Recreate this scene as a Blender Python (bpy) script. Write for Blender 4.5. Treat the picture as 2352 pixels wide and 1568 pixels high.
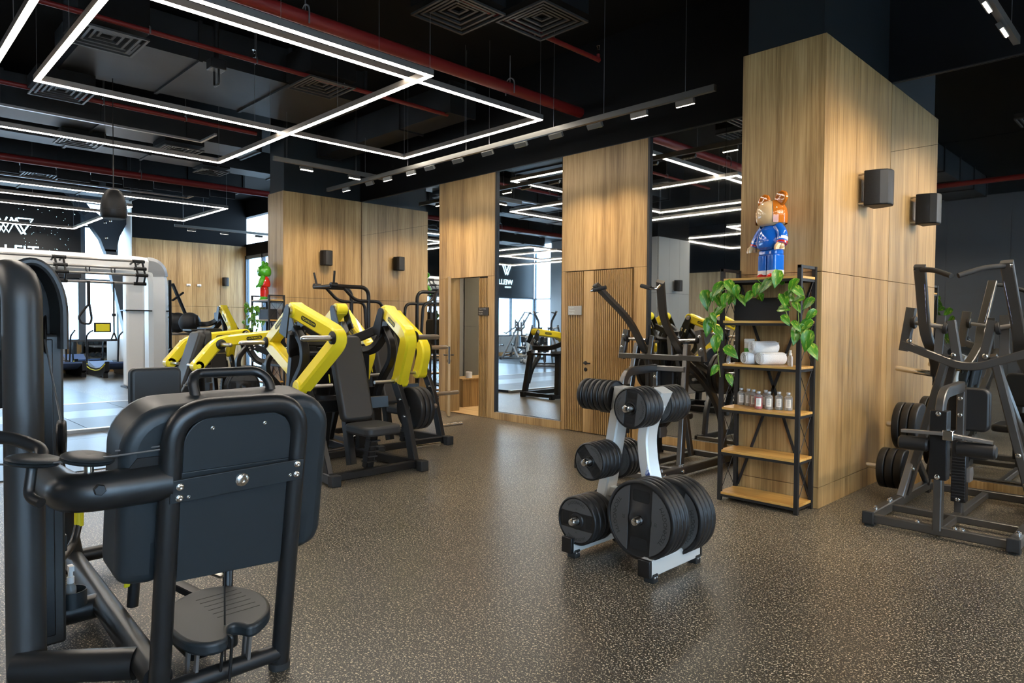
import bpy, bmesh, math, random
from mathutils import Vector as V, Matrix, noise
PI = math.pi
rnd = random.Random(7)
sc = bpy.context.scene
col = sc.collection
for o in list(bpy.data.objects):
    bpy.data.objects.remove(o)

# ---------------------------------------------------------------- camera
cam_d = bpy.data.cameras.new('camera')
cam_d.sensor_width = 36.0
cam_d.lens = 23.973
cam_d.clip_start = 0.05
cam_d.clip_end = 200
cam_o = bpy.data.objects.new('camera', cam_d)
col.objects.link(cam_o)
cam_o.matrix_world = Matrix((
    (0.701442, -0.023987, 0.712323, 0),
    (0.712696, 0.014339, -0.701327, 0),
    (0.006609, 0.999609, 0.027153, 1.42),
    (0, 0, 0, 1)))
sc.camera = cam_o

# ---------------------------------------------------------------- world, daylight, exposure
w = bpy.data.worlds.new('daylight')
sc.world = w
w.use_nodes = True
bg = w.node_tree.nodes['Background']
bg.inputs[0].default_value = (0.52, 0.75, 1.0, 1)
bg.inputs[1].default_value = 4.5
sc.view_settings.view_transform = 'Standard'
sc.view_settings.look = 'None'
sc.view_settings.exposure = 0.97
sc.view_settings.gamma = 1.0
sc.view_settings.use_curve_mapping = False
LED = 28.0          # LED profile radiance
SPOT = 50.0         # watts of one track spot
def portal(loc, rot, sx, sy):
    l = bpy.data.lights.new('window_portal', 'AREA')
    l.shape = 'RECTANGLE'; l.size = sx; l.size_y = sy
    l.cycles.is_portal = True
    o = bpy.data.objects.new('window_portal', l)
    o.location = loc; o.rotation_euler = rot
    col.objects.link(o)
portal((-21.2, 2.0, 2.1), (0, -PI/2, 0), 4.2, 7.4)
portal((6.4, -2.5, 2.1), (0, PI/2, 0), 4.2, 10.5)
portal((-19.0, 8.55, 1.7), (-PI/2, 0, 0), 2.0, 3.3)

# ---------------------------------------------------------------- mesh helpers
OFF = {}
class MB:
    """collects shapes, becomes ONE mesh"""
    def __init__(s): s.v = []; s.f = []
    def add(s, vs, fs):
        n = len(s.v); s.v += [tuple(x) for x in vs]; s.f += [[i+n for i in f] for f in fs]; return s
    def box(s, a, b):
        (x0,y0,z0),(x1,y1,z1) = a, b
        x0,x1 = min(x0,x1),max(x0,x1); y0,y1 = min(y0,y1),max(y0,y1); z0,z1 = min(z0,z1),max(z0,z1)
        return s.add([(x0,y0,z0),(x1,y0,z0),(x1,y1,z0),(x0,y1,z0),(x0,y0,z1),(x1,y0,z1),(x1,y1,z1),(x0,y1,z1)],
                     [[0,3,2,1],[4,5,6,7],[0,1,5,4],[1,2,6,5],[2,3,7,6],[3,0,4,7]])
    def sweep(s, path, prof, up=(0,0,1), closed=False, scale=None):
        P = [V(p) for p in path]; n = len(P)
        T = []
        for i in range(n):
            if closed: t = P[(i+1)%n]-P[i-1]
            elif i == 0: t = P[1]-P[0]
            elif i == n-1: t = P[-1]-P[-2]
            else:
                t = (P[i+1]-P[i]).normalized()+(P[i]-P[i-1]).normalized()
            if t.length < 1e-9: t = V((0,0,1))
            T.append(t.normalized())
        u = V(up); u = u-T[0]*u.dot(T[0])
        if u.length < 1e-4: u = V((1,0,0)); u = u-T[0]*u.dot(T[0])
        if u.length < 1e-4: u = V((0,1,0)); u = u-T[0]*u.dot(T[0])
        u.normalize()
        vs = []; k = len(prof)
        for i in range(n):
            if i: u = u-T[i]*u.dot(T[i]); u.normalize()
            r = T[i].cross(u)
            m = 1.0
            if 0 < i < n-1 and not closed:
                c = (P[i]-P[i-1]).normalized().dot(T[i]); m = 1/max(c, .5)
            q = scale[i] if scale else 1.0
            for a, b in prof: vs.append(P[i]+r*(a*q*(m if abs(T[i].dot(V((0,0,1))))>2 else 1))+u*(b*q))
        fs = []
        L = n if closed else n-1
        for i in range(L):
            j = (i+1) % n
            for a in range(k):
                b = (a+1) % k
                fs.append([i*k+a, i*k+b, j*k+b, j*k+a])
        if not closed:
            fs.append(list(range(k))[::-1]); fs.append([(n-1)*k+a for a in range(k)])
        return s.add(vs, fs)
    def tube(s, path, r, fil=0, n=12, closed=False, seg=6):
        if fil: path = fillet(path, fil, seg)
        return s.sweep(path, [(math.cos(2*PI*i/n)*r, math.sin(2*PI*i/n)*r) for i in range(n)], closed=closed)
    def bar(s, p, q, w, h=None, up=(0,0,1), c=.12):
        return s.sweep([p, q], rprof(w, h or w, c), up)
    def rtube(s, path, w, h=None, fil=0, up=(0,0,1), seg=6, c=.12):
        if fil: path = fillet(path, fil, seg)
        return s.sweep(path, rprof(w, h or w, c), up)
    def lathe(s, prof, o=(0,0,0), ax=(0,0,1), n=24):
        a = V(ax).normalized(); u = a.orthogonal().normalized(); v = a.cross(u); o = V(o)
        vs = []; k = len(prof)
        for i in range(n):
            t = 2*PI*i/n; d = u*math.cos(t)+v*math.sin(t)
            for r, h in prof: vs.append(o+d*max(r,1e-5)+a*h)
        fs = []
        for i in range(n):
            j = (i+1) % n
            for m in range(k-1): fs.append([i*k+m, j*k+m, j*k+m+1, i*k+m+1])
        return s.add(vs, fs)
    def cyl(s, p, q, r, n=16):
        p, q = V(p), V(q); d = q-p; h = d.length; e = min(r*.12, h*.2)
        return s.lathe([(0,0),(r-e,0),(r,e),(r,h-e),(r-e,h),(0,h)], p, d, n)
    def ball(s, c, r, n=16, sq=(1,1,1)):
        c = V(c); m = max(6, n//2)
        vs = []; fs = []
        for i in range(m+1):
            a = PI*i/m
            for j in range(n):
                b = 2*PI*j/n
                vs.append((c.x+r*sq[0]*math.sin(a)*math.cos(b), c.y+r*sq[1]*math.sin(a)*math.sin(b), c.z+r*sq[2]*math.cos(a)))
        for i in range(m):
            for j in range(n):
                k = (j+1) % n
                fs.append([i*n+j, (i+1)*n+j, (i+1)*n+k, i*n+k])
        return s.add(vs, fs)
    def prism(s, poly, o, u, v, t):
        """polygon in the plane (o,u,v), extruded by t along u x v"""
        o, u, v = V(o), V(u).normalized(), V(v).normalized(); nn = u.cross(v)*t
        k = len(poly); vs = [o+u*a+v*b for a, b in poly]; vs += [p+nn for p in vs]
        fs = [list(range(k))[::-1], [k+i for i in range(k)]]
        fs += [[i, (i+1) % k, k+(i+1) % k, k+i] for i in range(k)]
        return s.add(vs, fs)
def rprof(w, h, c=.12):
    e = min(w, h)*c; a, b = w/2, h/2
    return [(-a+e,-b),(a-e,-b),(a,-b+e),(a,b-e),(a-e,b),(-a+e,b),(-a,b-e),(-a,-b+e)]
def chaikin(poly, it=2):
    for _ in range(it):
        q = []
        for i in range(len(poly)):
            a, b = poly[i], poly[(i+1) % len(poly)]
            q += [(a[0]*.75+b[0]*.25, a[1]*.75+b[1]*.25), (a[0]*.25+b[0]*.75, a[1]*.25+b[1]*.75)]
        poly = q
    return poly
def fillet(pts, r, seg=6):
    P = [V(p) for p in pts]; out = [P[0]]
    for i in range(1, len(P)-1):
        a, b, c = P[i-1], P[i], P[i+1]
        d1 = a-b; d2 = c-b
        k = min(r, d1.length*.49, d2.length*.49)
        s0 = b+d1.normalized()*k; s1 = b+d2.normalized()*k
        for j in range(seg+1):
            t = j/seg
            # blend of quadratic bezier: close to a circular arc
            out.append(s0*(1-t)**2+b*2*t*(1-t)+s1*t*t)
    out.append(P[-1])
    return out
def rrect(x0, y0, x1, y1, r, n=5):
    out = []
    for cx, cy, a in ((x1-r,y0+r,-PI/2),(x1-r,y1-r,0),(x0+r,y1-r,PI/2),(x0+r,y0+r,PI)):
        for i in range(n+1):
            t = a+PI/2*i/n; out.append((cx+r*math.cos(t), cy+r*math.sin(t)))
    return out
def mesh_of(mb, name, mat, smooth=True, ang=38):
    me = bpy.data.meshes.new(name)
    me.from_pydata([tuple(p) for p in mb.v], [], mb.f)
    bm = bmesh.new(); bm.from_mesh(me)
    bmesh.ops.remove_doubles(bm, verts=bm.verts, dist=1e-5)
    bmesh.ops.recalc_face_normals(bm, faces=bm.faces)
    bm.to_mesh(me); bm.free()
    if smooth:
        me.polygons.foreach_set('use_smooth', [True]*len(me.polygons))
        me.set_sharp_from_angle(angle=math.radians(ang))
    if mat: me.materials.append(mat)
    return me
def tag(o, label=None, cat=None, group=None, kind=None):
    if label: o['label'] = label
    if cat: o['category'] = cat
    if group: o['group'] = group
    if kind: o['kind'] = kind
    return o
def thing(name, label, cat, base=(0,0,0), group=None):
    o = bpy.data.objects.new(name, None); col.objects.link(o)
    o.empty_display_size = .1
    o.location = base; OFF[o] = V(base)
    return tag(o, label, cat, group)
def ob(name, mb, mat, parent=None, bev=0, smooth=True, seg=2, label=None, ang=38):
    """one mesh object; shapes are given in world space, the parent's base is subtracted"""
    off = OFF.get(parent, V((0,0,0))) if parent else V((0,0,0))
    if isinstance(mb, bpy.types.Mesh): me = mb
    else:
        if off.length: mb.v = [(x-off.x, y-off.y, z-off.z) for x, y, z in mb.v]
        me = mesh_of(mb, name, mat, smooth, ang)
    o = bpy.data.objects.new(name, me); col.objects.link(o)
    if parent: o.parent = parent; OFF[o] = off
    if bev:
        m = o.modifiers.new('bevel', 'BEVEL'); m.width = bev; m.segments = seg; m.limit_method = 'ANGLE'; m.angle_limit = math.radians(40)
        m.harden_normals = False
    if label: o['label'] = label
    return o
def struct(name, mb, mat, parent=None, **k):
    o = ob(name, mb, mat, parent, **k)
    if not parent: o['kind'] = 'structure'
    return o
def copy_tree(o, parent=None):
    c = o.copy(); col.objects.link(c); c.parent = parent
    for ch in [x for x in col.objects if x.parent == o]: copy_tree(ch, c)
    return c
def kids(): 
    d = {}
    for x in col.objects:
        if x.parent: d.setdefault(x.parent, []).append(x)
    return d
def clone(root, loc, rz=0, label=None, group=None):
    K = kids()
    def rec(o, par):
        c = o.copy(); col.objects.link(c); c.parent = par
        for ch in K.get(o, []): rec(ch, c)
        return c
    r = rec(root, None); r.location = loc; r.rotation_euler = (0,0,rz)
    if label: r['label'] = label
    if group: r['group'] = group
    return r
def bolts(parent, pts, ax, r=.011, h=.008, mat=None, name='bolt'):
    """bolt heads share one mesh"""
    a = V(ax).normalized()
    mb = MB().lathe([(r*1.25,0),(r*1.25,h*.25),(r,h*.3),(r,h*.8),(r*.75,h),(r*.45,h),(r*.4,h*.6),(0,h*.6)], (0,0,0), a, 10)
    me = mesh_of(mb, name, mat or M_CHROME)
    off = OFF.get(parent, V((0,0,0)))
    for p in pts:
        o = bpy.data.objects.new(name, me); col.objects.link(o); o.parent = parent; o.location = V(p)-off

# ---------------------------------------------------------------- materials
def mat(name, colr, rough=.5, metal=0, spec=.5, coat=0, sheen=0, emit=None, estr=0, trans=0, ior=1.45, alpha=1):
    m = bpy.data.materials.new(name); m.use_nodes = True
    b = m.node_tree.nodes['Principled BSDF']
    b.inputs['Base Color'].default_value = (*colr, 1)
    b.inputs['Roughness'].default_value = rough
    b.inputs['Metallic'].default_value = metal
    b.inputs['Specular IOR Level'].default_value = spec
    b.inputs['Coat Weight'].default_value = coat
    b.inputs['Transmission Weight'].default_value = trans
    b.inputs['IOR'].default_value = ior
    if emit:
        b.inputs['Emission Color'].default_value = (*emit, 1); b.inputs['Emission Strength'].default_value = estr
    return m
def nd(m, t, **k):
    n = m.node_tree.nodes.new(t)
    for a, b in k.items(): setattr(n, a, b)
    return n
def lk(m, a, b): m.node_tree.links.new(a, b)
def bump(m, src, strength, dist=.01):
    b = nd(m, 'ShaderNodeBump'); b.inputs['Strength'].default_value = strength; b.inputs['Distance'].default_value = dist
    lk(m, src, b.inputs['Height']); lk(m, b.outputs[0], m.node_tree.nodes['Principled BSDF'].inputs['Normal'])
def noisy(m, c0, c1, scale=(1,1,1), ns=5.0, detail=4, lo=.35, hi=.65, rough=None, bmp=0, coord='Object', dist=0):
    tc = nd(m, 'ShaderNodeTexCoord'); mp = nd(m, 'ShaderNodeMapping'); mp.inputs['Scale'].default_value = scale
    nz = nd(m, 'ShaderNodeTexNoise'); nz.inputs['Scale'].default_value = ns; nz.inputs['Detail'].default_value = detail
    nz.inputs['Distortion'].default_value = dist
    r = nd(m, 'ShaderNodeValToRGB'); r.color_ramp.elements[0].position = lo; r.color_ramp.elements[1].position = hi
    r.color_ramp.elements[0].color = (*c0,1); r.color_ramp.elements[1].color = (*c1,1)
    lk(m, tc.outputs[coord], mp.inputs[0]); lk(m, mp.outputs[0], nz.inputs['Vector']); lk(m, nz.outputs['Fac'], r.inputs[0])
    lk(m, r.outputs[0], m.node_tree.nodes['Principled BSDF'].inputs['Base Color'])
    if bmp: bump(m, nz.outputs['Fac'], bmp)
    return nz, r
def wood(name, c0, c1, c2, vert=True, rough=.42, big=1.0):
    """straight-grained veneer: broad tone bands plus fine streaks along the grain"""
    m = mat(name, c1, rough)
    tc = nd(m, 'ShaderNodeTexCoord')
    def band(s, det, seed):
        mp = nd(m, 'ShaderNodeMapping'); mp.inputs['Scale'].default_value = (s,s,s*.03) if vert else (s*.05,s,s)
        mp.inputs['Location'].default_value = (seed, seed*2, seed)
        nz = nd(m, 'ShaderNodeTexNoise'); nz.inputs['Scale'].default_value = 1.0; nz.inputs['Detail'].default_value = det; nz.inputs['Roughness'].default_value = .6
        lk(m, tc.outputs['Object'], mp.inputs[0]); lk(m, mp.outputs[0], nz.inputs['Vector']); return nz
    a = band(7*big, 3, 1.3); b = band(70, 3, 4.1)
    mx = nd(m, 'ShaderNodeMath', operation='MULTIPLY_ADD'); mx.inputs[1].default_value = .45
    lk(m, b.outputs['Fac'], mx.inputs[0])
    sub = nd(m, 'ShaderNodeMath', operation='MULTIPLY'); sub.inputs[1].default_value = .62
    lk(m, a.outputs['Fac'], sub.inputs[0]); lk(m, sub.outputs[0], mx.inputs[2])
    r = nd(m, 'ShaderNodeValToRGB'); e = r.color_ramp.elements
    e[0].position = .40; e[0].color = (*c0,1); e[1].position = .66; e[1].color = (*c2,1)
    x = e.new(.53); x.color = (*c1,1)
    lk(m, mx.outputs[0], r.inputs[0]); lk(m, r.outputs[0], m.node_tree.nodes['Principled BSDF'].inputs['Base Color'])
    bump(m, b.outputs['Fac'], .06, .003)
    return m
M_WOOD = wood('oak_veneer', (.20,.116,.043), (.345,.213,.083), (.465,.308,.138))
M_WOODH = wood('oak_board', (.40,.20,.045), (.56,.31,.080), (.68,.42,.13), vert=False, rough=.35, big=2)
M_DECK = wood('oak_floorboard', (.40,.25,.10), (.55,.36,.16), (.66,.46,.24), vert=False, rough=.4, big=2)
M_CEIL = mat('ceiling_black', (.004,.004,.004), .85, spec=.25)
M_BEAM = mat('beam_black', (.0030,.0034,.0042), .7, spec=.22)
M_DARKCOL = mat('column_petrol', (.010,.014,.016), .45)
M_GREYW = mat('wall_grey', (.24,.235,.22), .6)
M_DGREY = mat('wall_dark_grey', (.060,.060,.060), .55)
M_LGREY = mat('wall_light_grey', (.33,.33,.33), .5)
M_CAB = mat('cabinet_olive_grey', (.30,.29,.24), .5)
M_MIRROR = mat('mirror', (.86,.885,.88), .015, 1)
M_GLASS = mat('window_glass', (.9,.96,1.0), .0, 0, trans=1, ior=1.01)
M_ALU = mat('window_frame', (.10,.125,.15), .4, .3)
M_WHITEP = mat('white_paint', (.83,.81,.77), .35)
M_BLACK = mat('black_paint', (.0075,.0075,.008), .38)
M_BLACKM = mat('black_matt', (.012,.012,.0125), .55)
M_FM = mat('graphite_paint', (.0095,.0105,.0115), .36, 0, .7)
M_TOWER = mat('tower_grey', (.030,.030,.0295), .40, 0, .6)
M_FMD = mat('graphite_plastic', (.016,.021,.0245), .42)
M_PLATE = mat('plate_rubber', (.0125,.0125,.013), .45)
M_PLATEPAD = mat('plate_pad', (.068,.067,.065), .5)
M_HOLE = mat('plate_slot', (.006,.006,.006), .7)
M_VINYL = mat('black_vinyl', (.013,.013,.0135), .4)
M_VINYLG = mat('grey_vinyl', (.026,.0255,.025), .48)
M_CHROME = mat('chrome', (.72,.71,.69), .16, 1)
M_STEEL = mat('brushed_steel', (.55,.52,.48), .3, 1)
M_SILVER = mat('silver_paint', (.66,.66,.63), .38, .3)
M_GUN = mat('gunmetal_paint', (.135,.132,.128), .31, .8)
M_GUNL = mat('light_gunmetal', (.33,.32,.31), .3, .75)
M_YEL = mat('yellow_paint', (.86,.67,.02), .36, coat=.25)
M_YELT = mat('yellow_trim', (.82,.70,.02), .5)
M_RED = mat('red_pipe', (.15,.010,.008), .4)
M_DUCT = mat('black_duct', (.030,.031,.033), .5, .2)
noisy(M_DUCT, (.008,.0085,.009), (.020,.0205,.021), (1,1,1), 1.3, 3)
M_VENT = mat('vent_grey', (.035,.035,.034), .45, .2)
M_TRACK = mat('track_black', (.10,.098,.09), .4, .3)
M_LED = mat('led_diffuser', (1,1,1), .5, emit=(1.0,.895,.765), estr=LED)
M_LEDS = mat('spot_lens', (1,1,1), .5, emit=(1.0,.87,.70), estr=14)
M_LEDB = mat('led_profile', (.17,.15,.13), .45, .4)
M_RUB = mat('rubber_grip', (.016,.016,.016), .75)
M_PAPER = mat('label_paper', (.80,.78,.72), .6)
M_TOWEL = mat('white_towel', (.86,.86,.85), .9)
noisy(M_TOWEL, (.80,.80,.79), (.92,.92,.91), (1,1,1), 260, 2, bmp=.5)
M_PLASTW = mat('white_plastic', (.82,.82,.80), .4)
M_GREENL = mat('green_label', (.10,.42,.06), .5)
M_BOTTLE = mat('clear_bottle', (.93,.95,.95), .04, trans=.85, ior=1.3)
M_LIQR = mat('red_liquid', (.62,.018,.018), .2, trans=.1, ior=1.3)
M_LIQP = mat('pink_liquid', (.72,.45,.38), .1, trans=.5, ior=1.3)
M_CAPG = mat('bottle_cap', (.62,.62,.61), .35, .4)
M_SCREEN = mat('sign_black', (.008,.009,.011), .35)
M_NEON = mat('sign_light', (.8,.93,1), .4, emit=(.55,.86,1.0), estr=3.2)
M_SIGND = mat('door_sign_dark', (.020,.018,.015), .4)
M_SIGNG = mat('door_sign_grey', (.32,.30,.26), .35, .5)
M_SIGNT = mat('sign_lettering', (.62,.60,.55), .4)
M_SPK = mat('speaker_black', (.012,.012,.013), .5, spec=.3)
noisy(M_SPK, (.005,.005,.0055), (.010,.010,.0105), (1,1,1), 300, 1)
M_ORANGE = mat('toy_orange', (.48,.135,.012), .12, coat=.6)
M_SKIN = mat('toy_cream', (.74,.49,.25), .12, coat=.6)
M_BLUE = mat('toy_blue', (.010,.125,.56), .1, coat=.7)
M_TRED = mat('toy_red', (.60,.022,.014), .1, coat=.7)
M_TGRN = mat('toy_green', (.065,.36,.022), .12, coat=.6)
M_TWHT = mat('toy_white', (.80,.80,.78), .15, coat=.6)
M_BELT = mat('treadmill_belt', (.09,.14,.27), .45)
M_SKYST = mat('steel_column', (.030,.045,.065), .45)
M_CABLE = mat('steel_cable', (.22,.22,.22), .35, .7)
M_STICK = mat('sticker', (.45,.50,.62), .4)
noisy(M_STICK, (.06,.09,.30), (.66,.72,.82), (1,1,1), 45, 2, .42, .58)
M_TRIM = mat('black_trim', (.010,.010,.010), .5)
M_JOINT = mat('panel_joint', (.05,.035,.02), .8)
# leaf: green with cream-yellow flecks
M_LEAF = mat('pothos_leaf', (.07,.24,.02), .32)
noisy(M_LEAF, (.050,.185,.010), (.55,.62,.09), (3.2,1,1), 2.6, 3, .52, .76)
M_STEM = mat('vine_stem', (.22,.30,.06), .5)
# planter: ribbed black
M_POT = mat('black_planter', (.012,.012,.013), .5)
# rubber floor with fine beige flecks
M_FLOOR = mat('rubber_floor', (.035,.034,.031), .50)
def floor_nodes():
    m = M_FLOOR; bs = m.node_tree.nodes['Principled BSDF']
    tc = nd(m, 'ShaderNodeTexCoord')
    def flecks(scale, thr, seed):
        mp = nd(m, 'ShaderNodeMapping'); mp.inputs['Location'].default_value = (seed,seed,0)
        nz = nd(m, 'ShaderNodeTexNoise'); nz.inputs['Scale'].default_value = scale; nz.inputs['Detail'].default_value = 1.5
        lk(m, tc.outputs['Object'], mp.inputs[0]); lk(m, mp.outputs[0], nz.inputs['Vector'])
        r = nd(m, 'ShaderNodeMapRange'); r.inputs['From Min'].default_value = thr; r.inputs['From Max'].default_value = thr+.05
        lk(m, nz.outputs['Fac'], r.inputs['Value']); return r.outputs[0]
    a = flecks(95, .60, 0); b = flecks(165, .615, 5.3)
    mx = nd(m, 'ShaderNodeMath', operation='MAXIMUM'); lk(m, a, mx.inputs[0]); lk(m, b, mx.inputs[1])
    mix = nd(m, 'ShaderNodeMix', data_type='RGBA'); mix.inputs['A'].default_value = (.044,.0385,.030,1); mix.inputs['B'].default_value = (.66,.56,.40,1)
    lk(m, mx.outputs[0], mix.inputs['Factor']); lk(m, mix.outputs['Result'], bs.inputs['Base Color'])
    big = nd(m, 'ShaderNodeTexNoise'); big.inputs['Scale'].default_value = 1.2; big.inputs['Detail'].default_value = 3
    rr = nd(m, 'ShaderNodeMapRange'); rr.inputs['To Min'].default_value = .27; rr.inputs['To Max'].default_value = .38
    lk(m, tc.outputs['Object'], big.inputs['Vector']); lk(m, big.outputs['Fac'], rr.inputs['Value']); lk(m, rr.outputs[0], bs.inputs['Roughness'])
    bump(m, mx.outputs[0], .10, .002)
floor_nodes()
M_TILE = mat('rubber_tile', (.036,.037,.040), .30)
noisy(M_TILE, (.030,.031,.033), (.050,.051,.054), (1,1,1), 90, 2)
M_TILED = mat('rubber_tile_dark', (.024,.030,.042), .36)
M_TILEL = mat('platform_insert', (.12,.13,.15), .30)

GLY = {}
def glyph(ch, font_size=1.0):
    if ch in GLY: return GLY[ch]
    cu = bpy.data.curves.new('glyph', 'FONT'); cu.body = ch; cu.size = font_size; cu.align_x = 'CENTER'
    o = bpy.data.objects.new('glyph', cu); col.objects.link(o)
    dg = bpy.context.evaluated_depsgraph_get()
    me = bpy.data.meshes.new_from_object(o.evaluated_get(dg))
    vs = [v.co.copy() for v in me.vertices]; fs = [list(p.vertices) for p in me.polygons]
    wd = (max([v.x for v in vs])-min([v.x for v in vs])) if vs else .3
    bpy.data.objects.remove(o); bpy.data.curves.remove(cu); bpy.data.meshes.remove(me)
    GLY[ch] = (vs, fs, wd); return GLY[ch]
def text_line(mb, txt, o, u, v, size, gap=.14, bold=0):
    """flat lettering in the plane (o,u,v), starting at o"""
    o, u, v = V(o), V(u).normalized(), V(v).normalized(); x = 0
    for ch in txt:
        if ch == ' ': x += .35*size; continue
        vs, fs, wd = glyph(ch)
        x += wd*size/2
        mb.add([o+u*(x+p.x*size)+v*(p.y*size) for p in vs], fs)
        x += wd*size/2+gap*size
    return x
def text_arc(mb, txt, c, u, v, R, a0, size, gap=.16, flip=False):
    """lettering along a circle of radius R, centred on angle a0"""
    c, u, v = V(c), V(u).normalized(), V(v).normalized()
    tot = sum((glyph(ch)[2] if ch != ' ' else .3)+gap for ch in txt)*size
    s = -tot/2
    for ch in txt:
        vs, fs, wd = glyph(ch) if ch != ' ' else ([], [], .3)
        w2 = (wd+gap)*size; s += w2/2
        a = a0-(s/R)*(1 if not flip else -1)
        er = u*math.cos(a)+v*math.sin(a); et = -u*math.sin(a)+v*math.cos(a)
        if not flip: right, upv = -et, er
        else: right, upv = et, -er
        mb.add([c+er*R+right*(p.x*size)+upv*((p.y-.36)*size) for p in vs], fs)
        s += w2/2
# ================================================================= the setting
ZW = 3.635      # top of the timber and mirrors
ZC = 5.0        # ceiling
W1 = 6.89       # plane of the mirror wall
struct('floor', MB().box((-22,-9,-.2),(7,10,0)), M_FLOOR, smooth=False)
struct('ceiling', MB().box((-22,-9,ZC),(7,10,ZC+.2)), M_CEIL, smooth=False)
# black band above the mirror wall
struct('wall_upper_band', MB().box((-11.6,W1-.01,ZW),(6.9,W1+.3,ZC)), M_BEAM, smooth=False)
struct('trim_band', MB().box((-11.6,W1-.022,ZW-.006),(6.9,W1-.005,ZW+.004)), M_TRIM, smooth=False)
struct('wall_far_side', MB().box((-11.6,W1+.12,0),(-9.6,W1+.3,ZW)).box((-6.8,W1+.12,0),(6.9,W1+.3,ZW)), M_CEIL, smooth=False)
def joint_x(o, x, y, z0, z1): pass
# ---- mirrors (each pane a piece of its wall), with a seam at 3.01 m
mw = struct('wall_mirrors', MB().box((-10.97,W1+.03,.1),(-8.68,W1+.1,ZW)).box((-7.3,W1+.03,.1),(-6.07,W1+.1,ZW)).box((-4.67,W1+.03,.1),(6.9,W1+.1,ZW)), M_TRIM, smooth=False)
def pane(x0, x1, z0, z1):
    ob('mirror_pane', MB().box((x0+.002,W1,z0+.0015),(x1-.002,W1+.03,z1-.0015)), M_MIRROR, mw, smooth=False)
for x0, x1, cuts in ((-10.99,-8.66,(-9.83,)), (-7.31,-6.06,()), (-4.66,-2.73,(-3.7,)), (-2.07,6.8,(-.35,1.4,3.2,5.0))):
    xs = [x0]+list(cuts)+[x1]
    for a, b in zip(xs, xs[1:]):
        pane(a, b, .115, 3.012); pane(a, b, 3.012, ZW)
# timber plinth under the mirrors
for i, (x0, x1) in enumerate(((-10.99,-8.66),(-7.34,-6.03),(-4.70,-2.73),(-2.07,6.8))):
    b = struct('baseboard_mirror_%d' % (i+1), MB().box((x0,W1-.03,0),(x1,W1+.04,.105)), M_WOOD, smooth=False, bev=.002)
    ob('edge_strip', MB().box((x0,W1-.028,.105),(x1,W1,.112)), M_STEEL, b, smooth=False)
# black reveal strips at the mirror sides
for i, x in enumerate((-7.325,-4.675)):
    struct('trim_%d' % (i+1), MB().box((x-.012,W1-.03,.105),(x+.018,W1+.03,ZW)), M_TRIM, smooth=False)
# ---- two big timber-clad columns standing out of the mirror wall
def column(name, x0, x1, y0, seams, zseams):
    c = struct(name, MB().box((x0+.03,y0+.03,0),(x1-.03,W1+.1,ZC)), M_DARKCOL, smooth=False)
    t = .03
    # cladding boards, front
    zs = [0]+list(zseams)+[ZW]
    for a, b in zip(zs, zs[1:]):
        ob('cladding_panel', MB().box((x0,y0,a+.002),(x1-.0005,y0+t,b-.002)), M_WOOD, c, smooth=False, bev=.0015)
        ys = [y0+.001]+list(seams)+[W1-.003]
        for p, q in zip(ys, ys[1:]):
            ob('cladding_panel', MB().box((x1-t,p+.0015,a+.002),(x1,q-.0015,b-.002)), M_WOOD, c, smooth=False, bev=.0015)
            ob('cladding_panel', MB().box((x0,p+t+.0015,a+.002),(x0+t,q-.0015,b-.002)), M_WOOD, c, smooth=False, bev=.0015)
    return c
column('wall_column_right', -2.73, -2.06, 5.35, (6.02,), (.165,1.83))
column('wall_column_left', -11.56, -10.98, 5.36, (6.07,), (.165,1.83))
# ---- timber wall pieces with the two hidden doors
def slab(parent, x0, x1, z0, z1, y=W1-.02, m=None):
    return ob('panel', MB().box((x0+.0015,y,z0+.0015),(x1-.0015,y+.03,z1-.0015)), m or M_WOOD, parent, smooth=False, bev=.0015)
def slats(parent, x0, x1, z0, z1, pitch=.031, y=W1-.02):
    n = max(2, round((x1-x0)/pitch)); p = (x1-x0)/n
    me = mesh_of(MB().box((-p*.32,-.0,0),(p*.32,.022,z1-z0)), 'slat', M_WOOD, False)
    ob('backing', MB().box((x0,y+.02,z0),(x1,y+.03,z1)), M_WOOD, parent, smooth=False)
    for i in range(n):
        o = bpy.data.objects.new('slat', me); col.objects.link(o); o.parent = parent; o.location = (x0+p*(i+.5), y, z0)
# wall piece with the open door
wa = struct('wall_timber_open_door', MB().box((-8.66,W1+.02,0),(-8.36,W1+.15,ZW)).box((-7.72,W1+.02,0),(-7.33,W1+.15,ZW)).box((-8.36,W1+.02,2.12),(-7.72,W1+.15,ZW)), M_JOINT, smooth=False)
slab(wa, -8.66, -7.33, 2.115, ZW)
slab(wa, -8.66, -8.48, 0, 2.115); slats(wa, -8.48, -8.37, 0, 2.1); slats(wa, -7.70, -7.50, 0, 2.09)
slab(wa, -7.50, -7.33, 0, 2.115)
# wall piece with the closed slatted door
wb = struct('wall_timber_closed_door', MB().box((-6.04,W1+.02,0),(-4.69,W1+.15,ZW)), M_JOINT, smooth=False)
slab(wb, -6.04, -4.69, 2.105, ZW); slab(wb, -6.04, -5.97, 0, 2.105); slats(wb, -5.97, -5.67, .01, 2.095)
slab(wb, -4.88, -4.69, 0, 2.105)
d2 = struct('door_2', MB().box((-5.655,W1-.014,.01),(-4.89,W1+.018,2.095)), M_WOOD, smooth=False)
ob('door_stile', MB().box((-5.655,W1-.022,.01),(-5.50,W1-.012,2.095)), M_WOOD, d2, smooth=False)
slats(d2, -5.5, -4.89, .012, 2.093, y=W1-.036)
h = ob('door_handle', MB().tube([(-5.615,W1-.02,.91),(-5.615,W1-.075,.91),(-5.50,W1-.075,.91)], .010, .02), M_BLACK, d2)
ob('lock_rose', MB().cyl((-5.615,W1-.03,.91),(-5.615,W1-.02,.91),.025), M_BLACK, d2)
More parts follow.
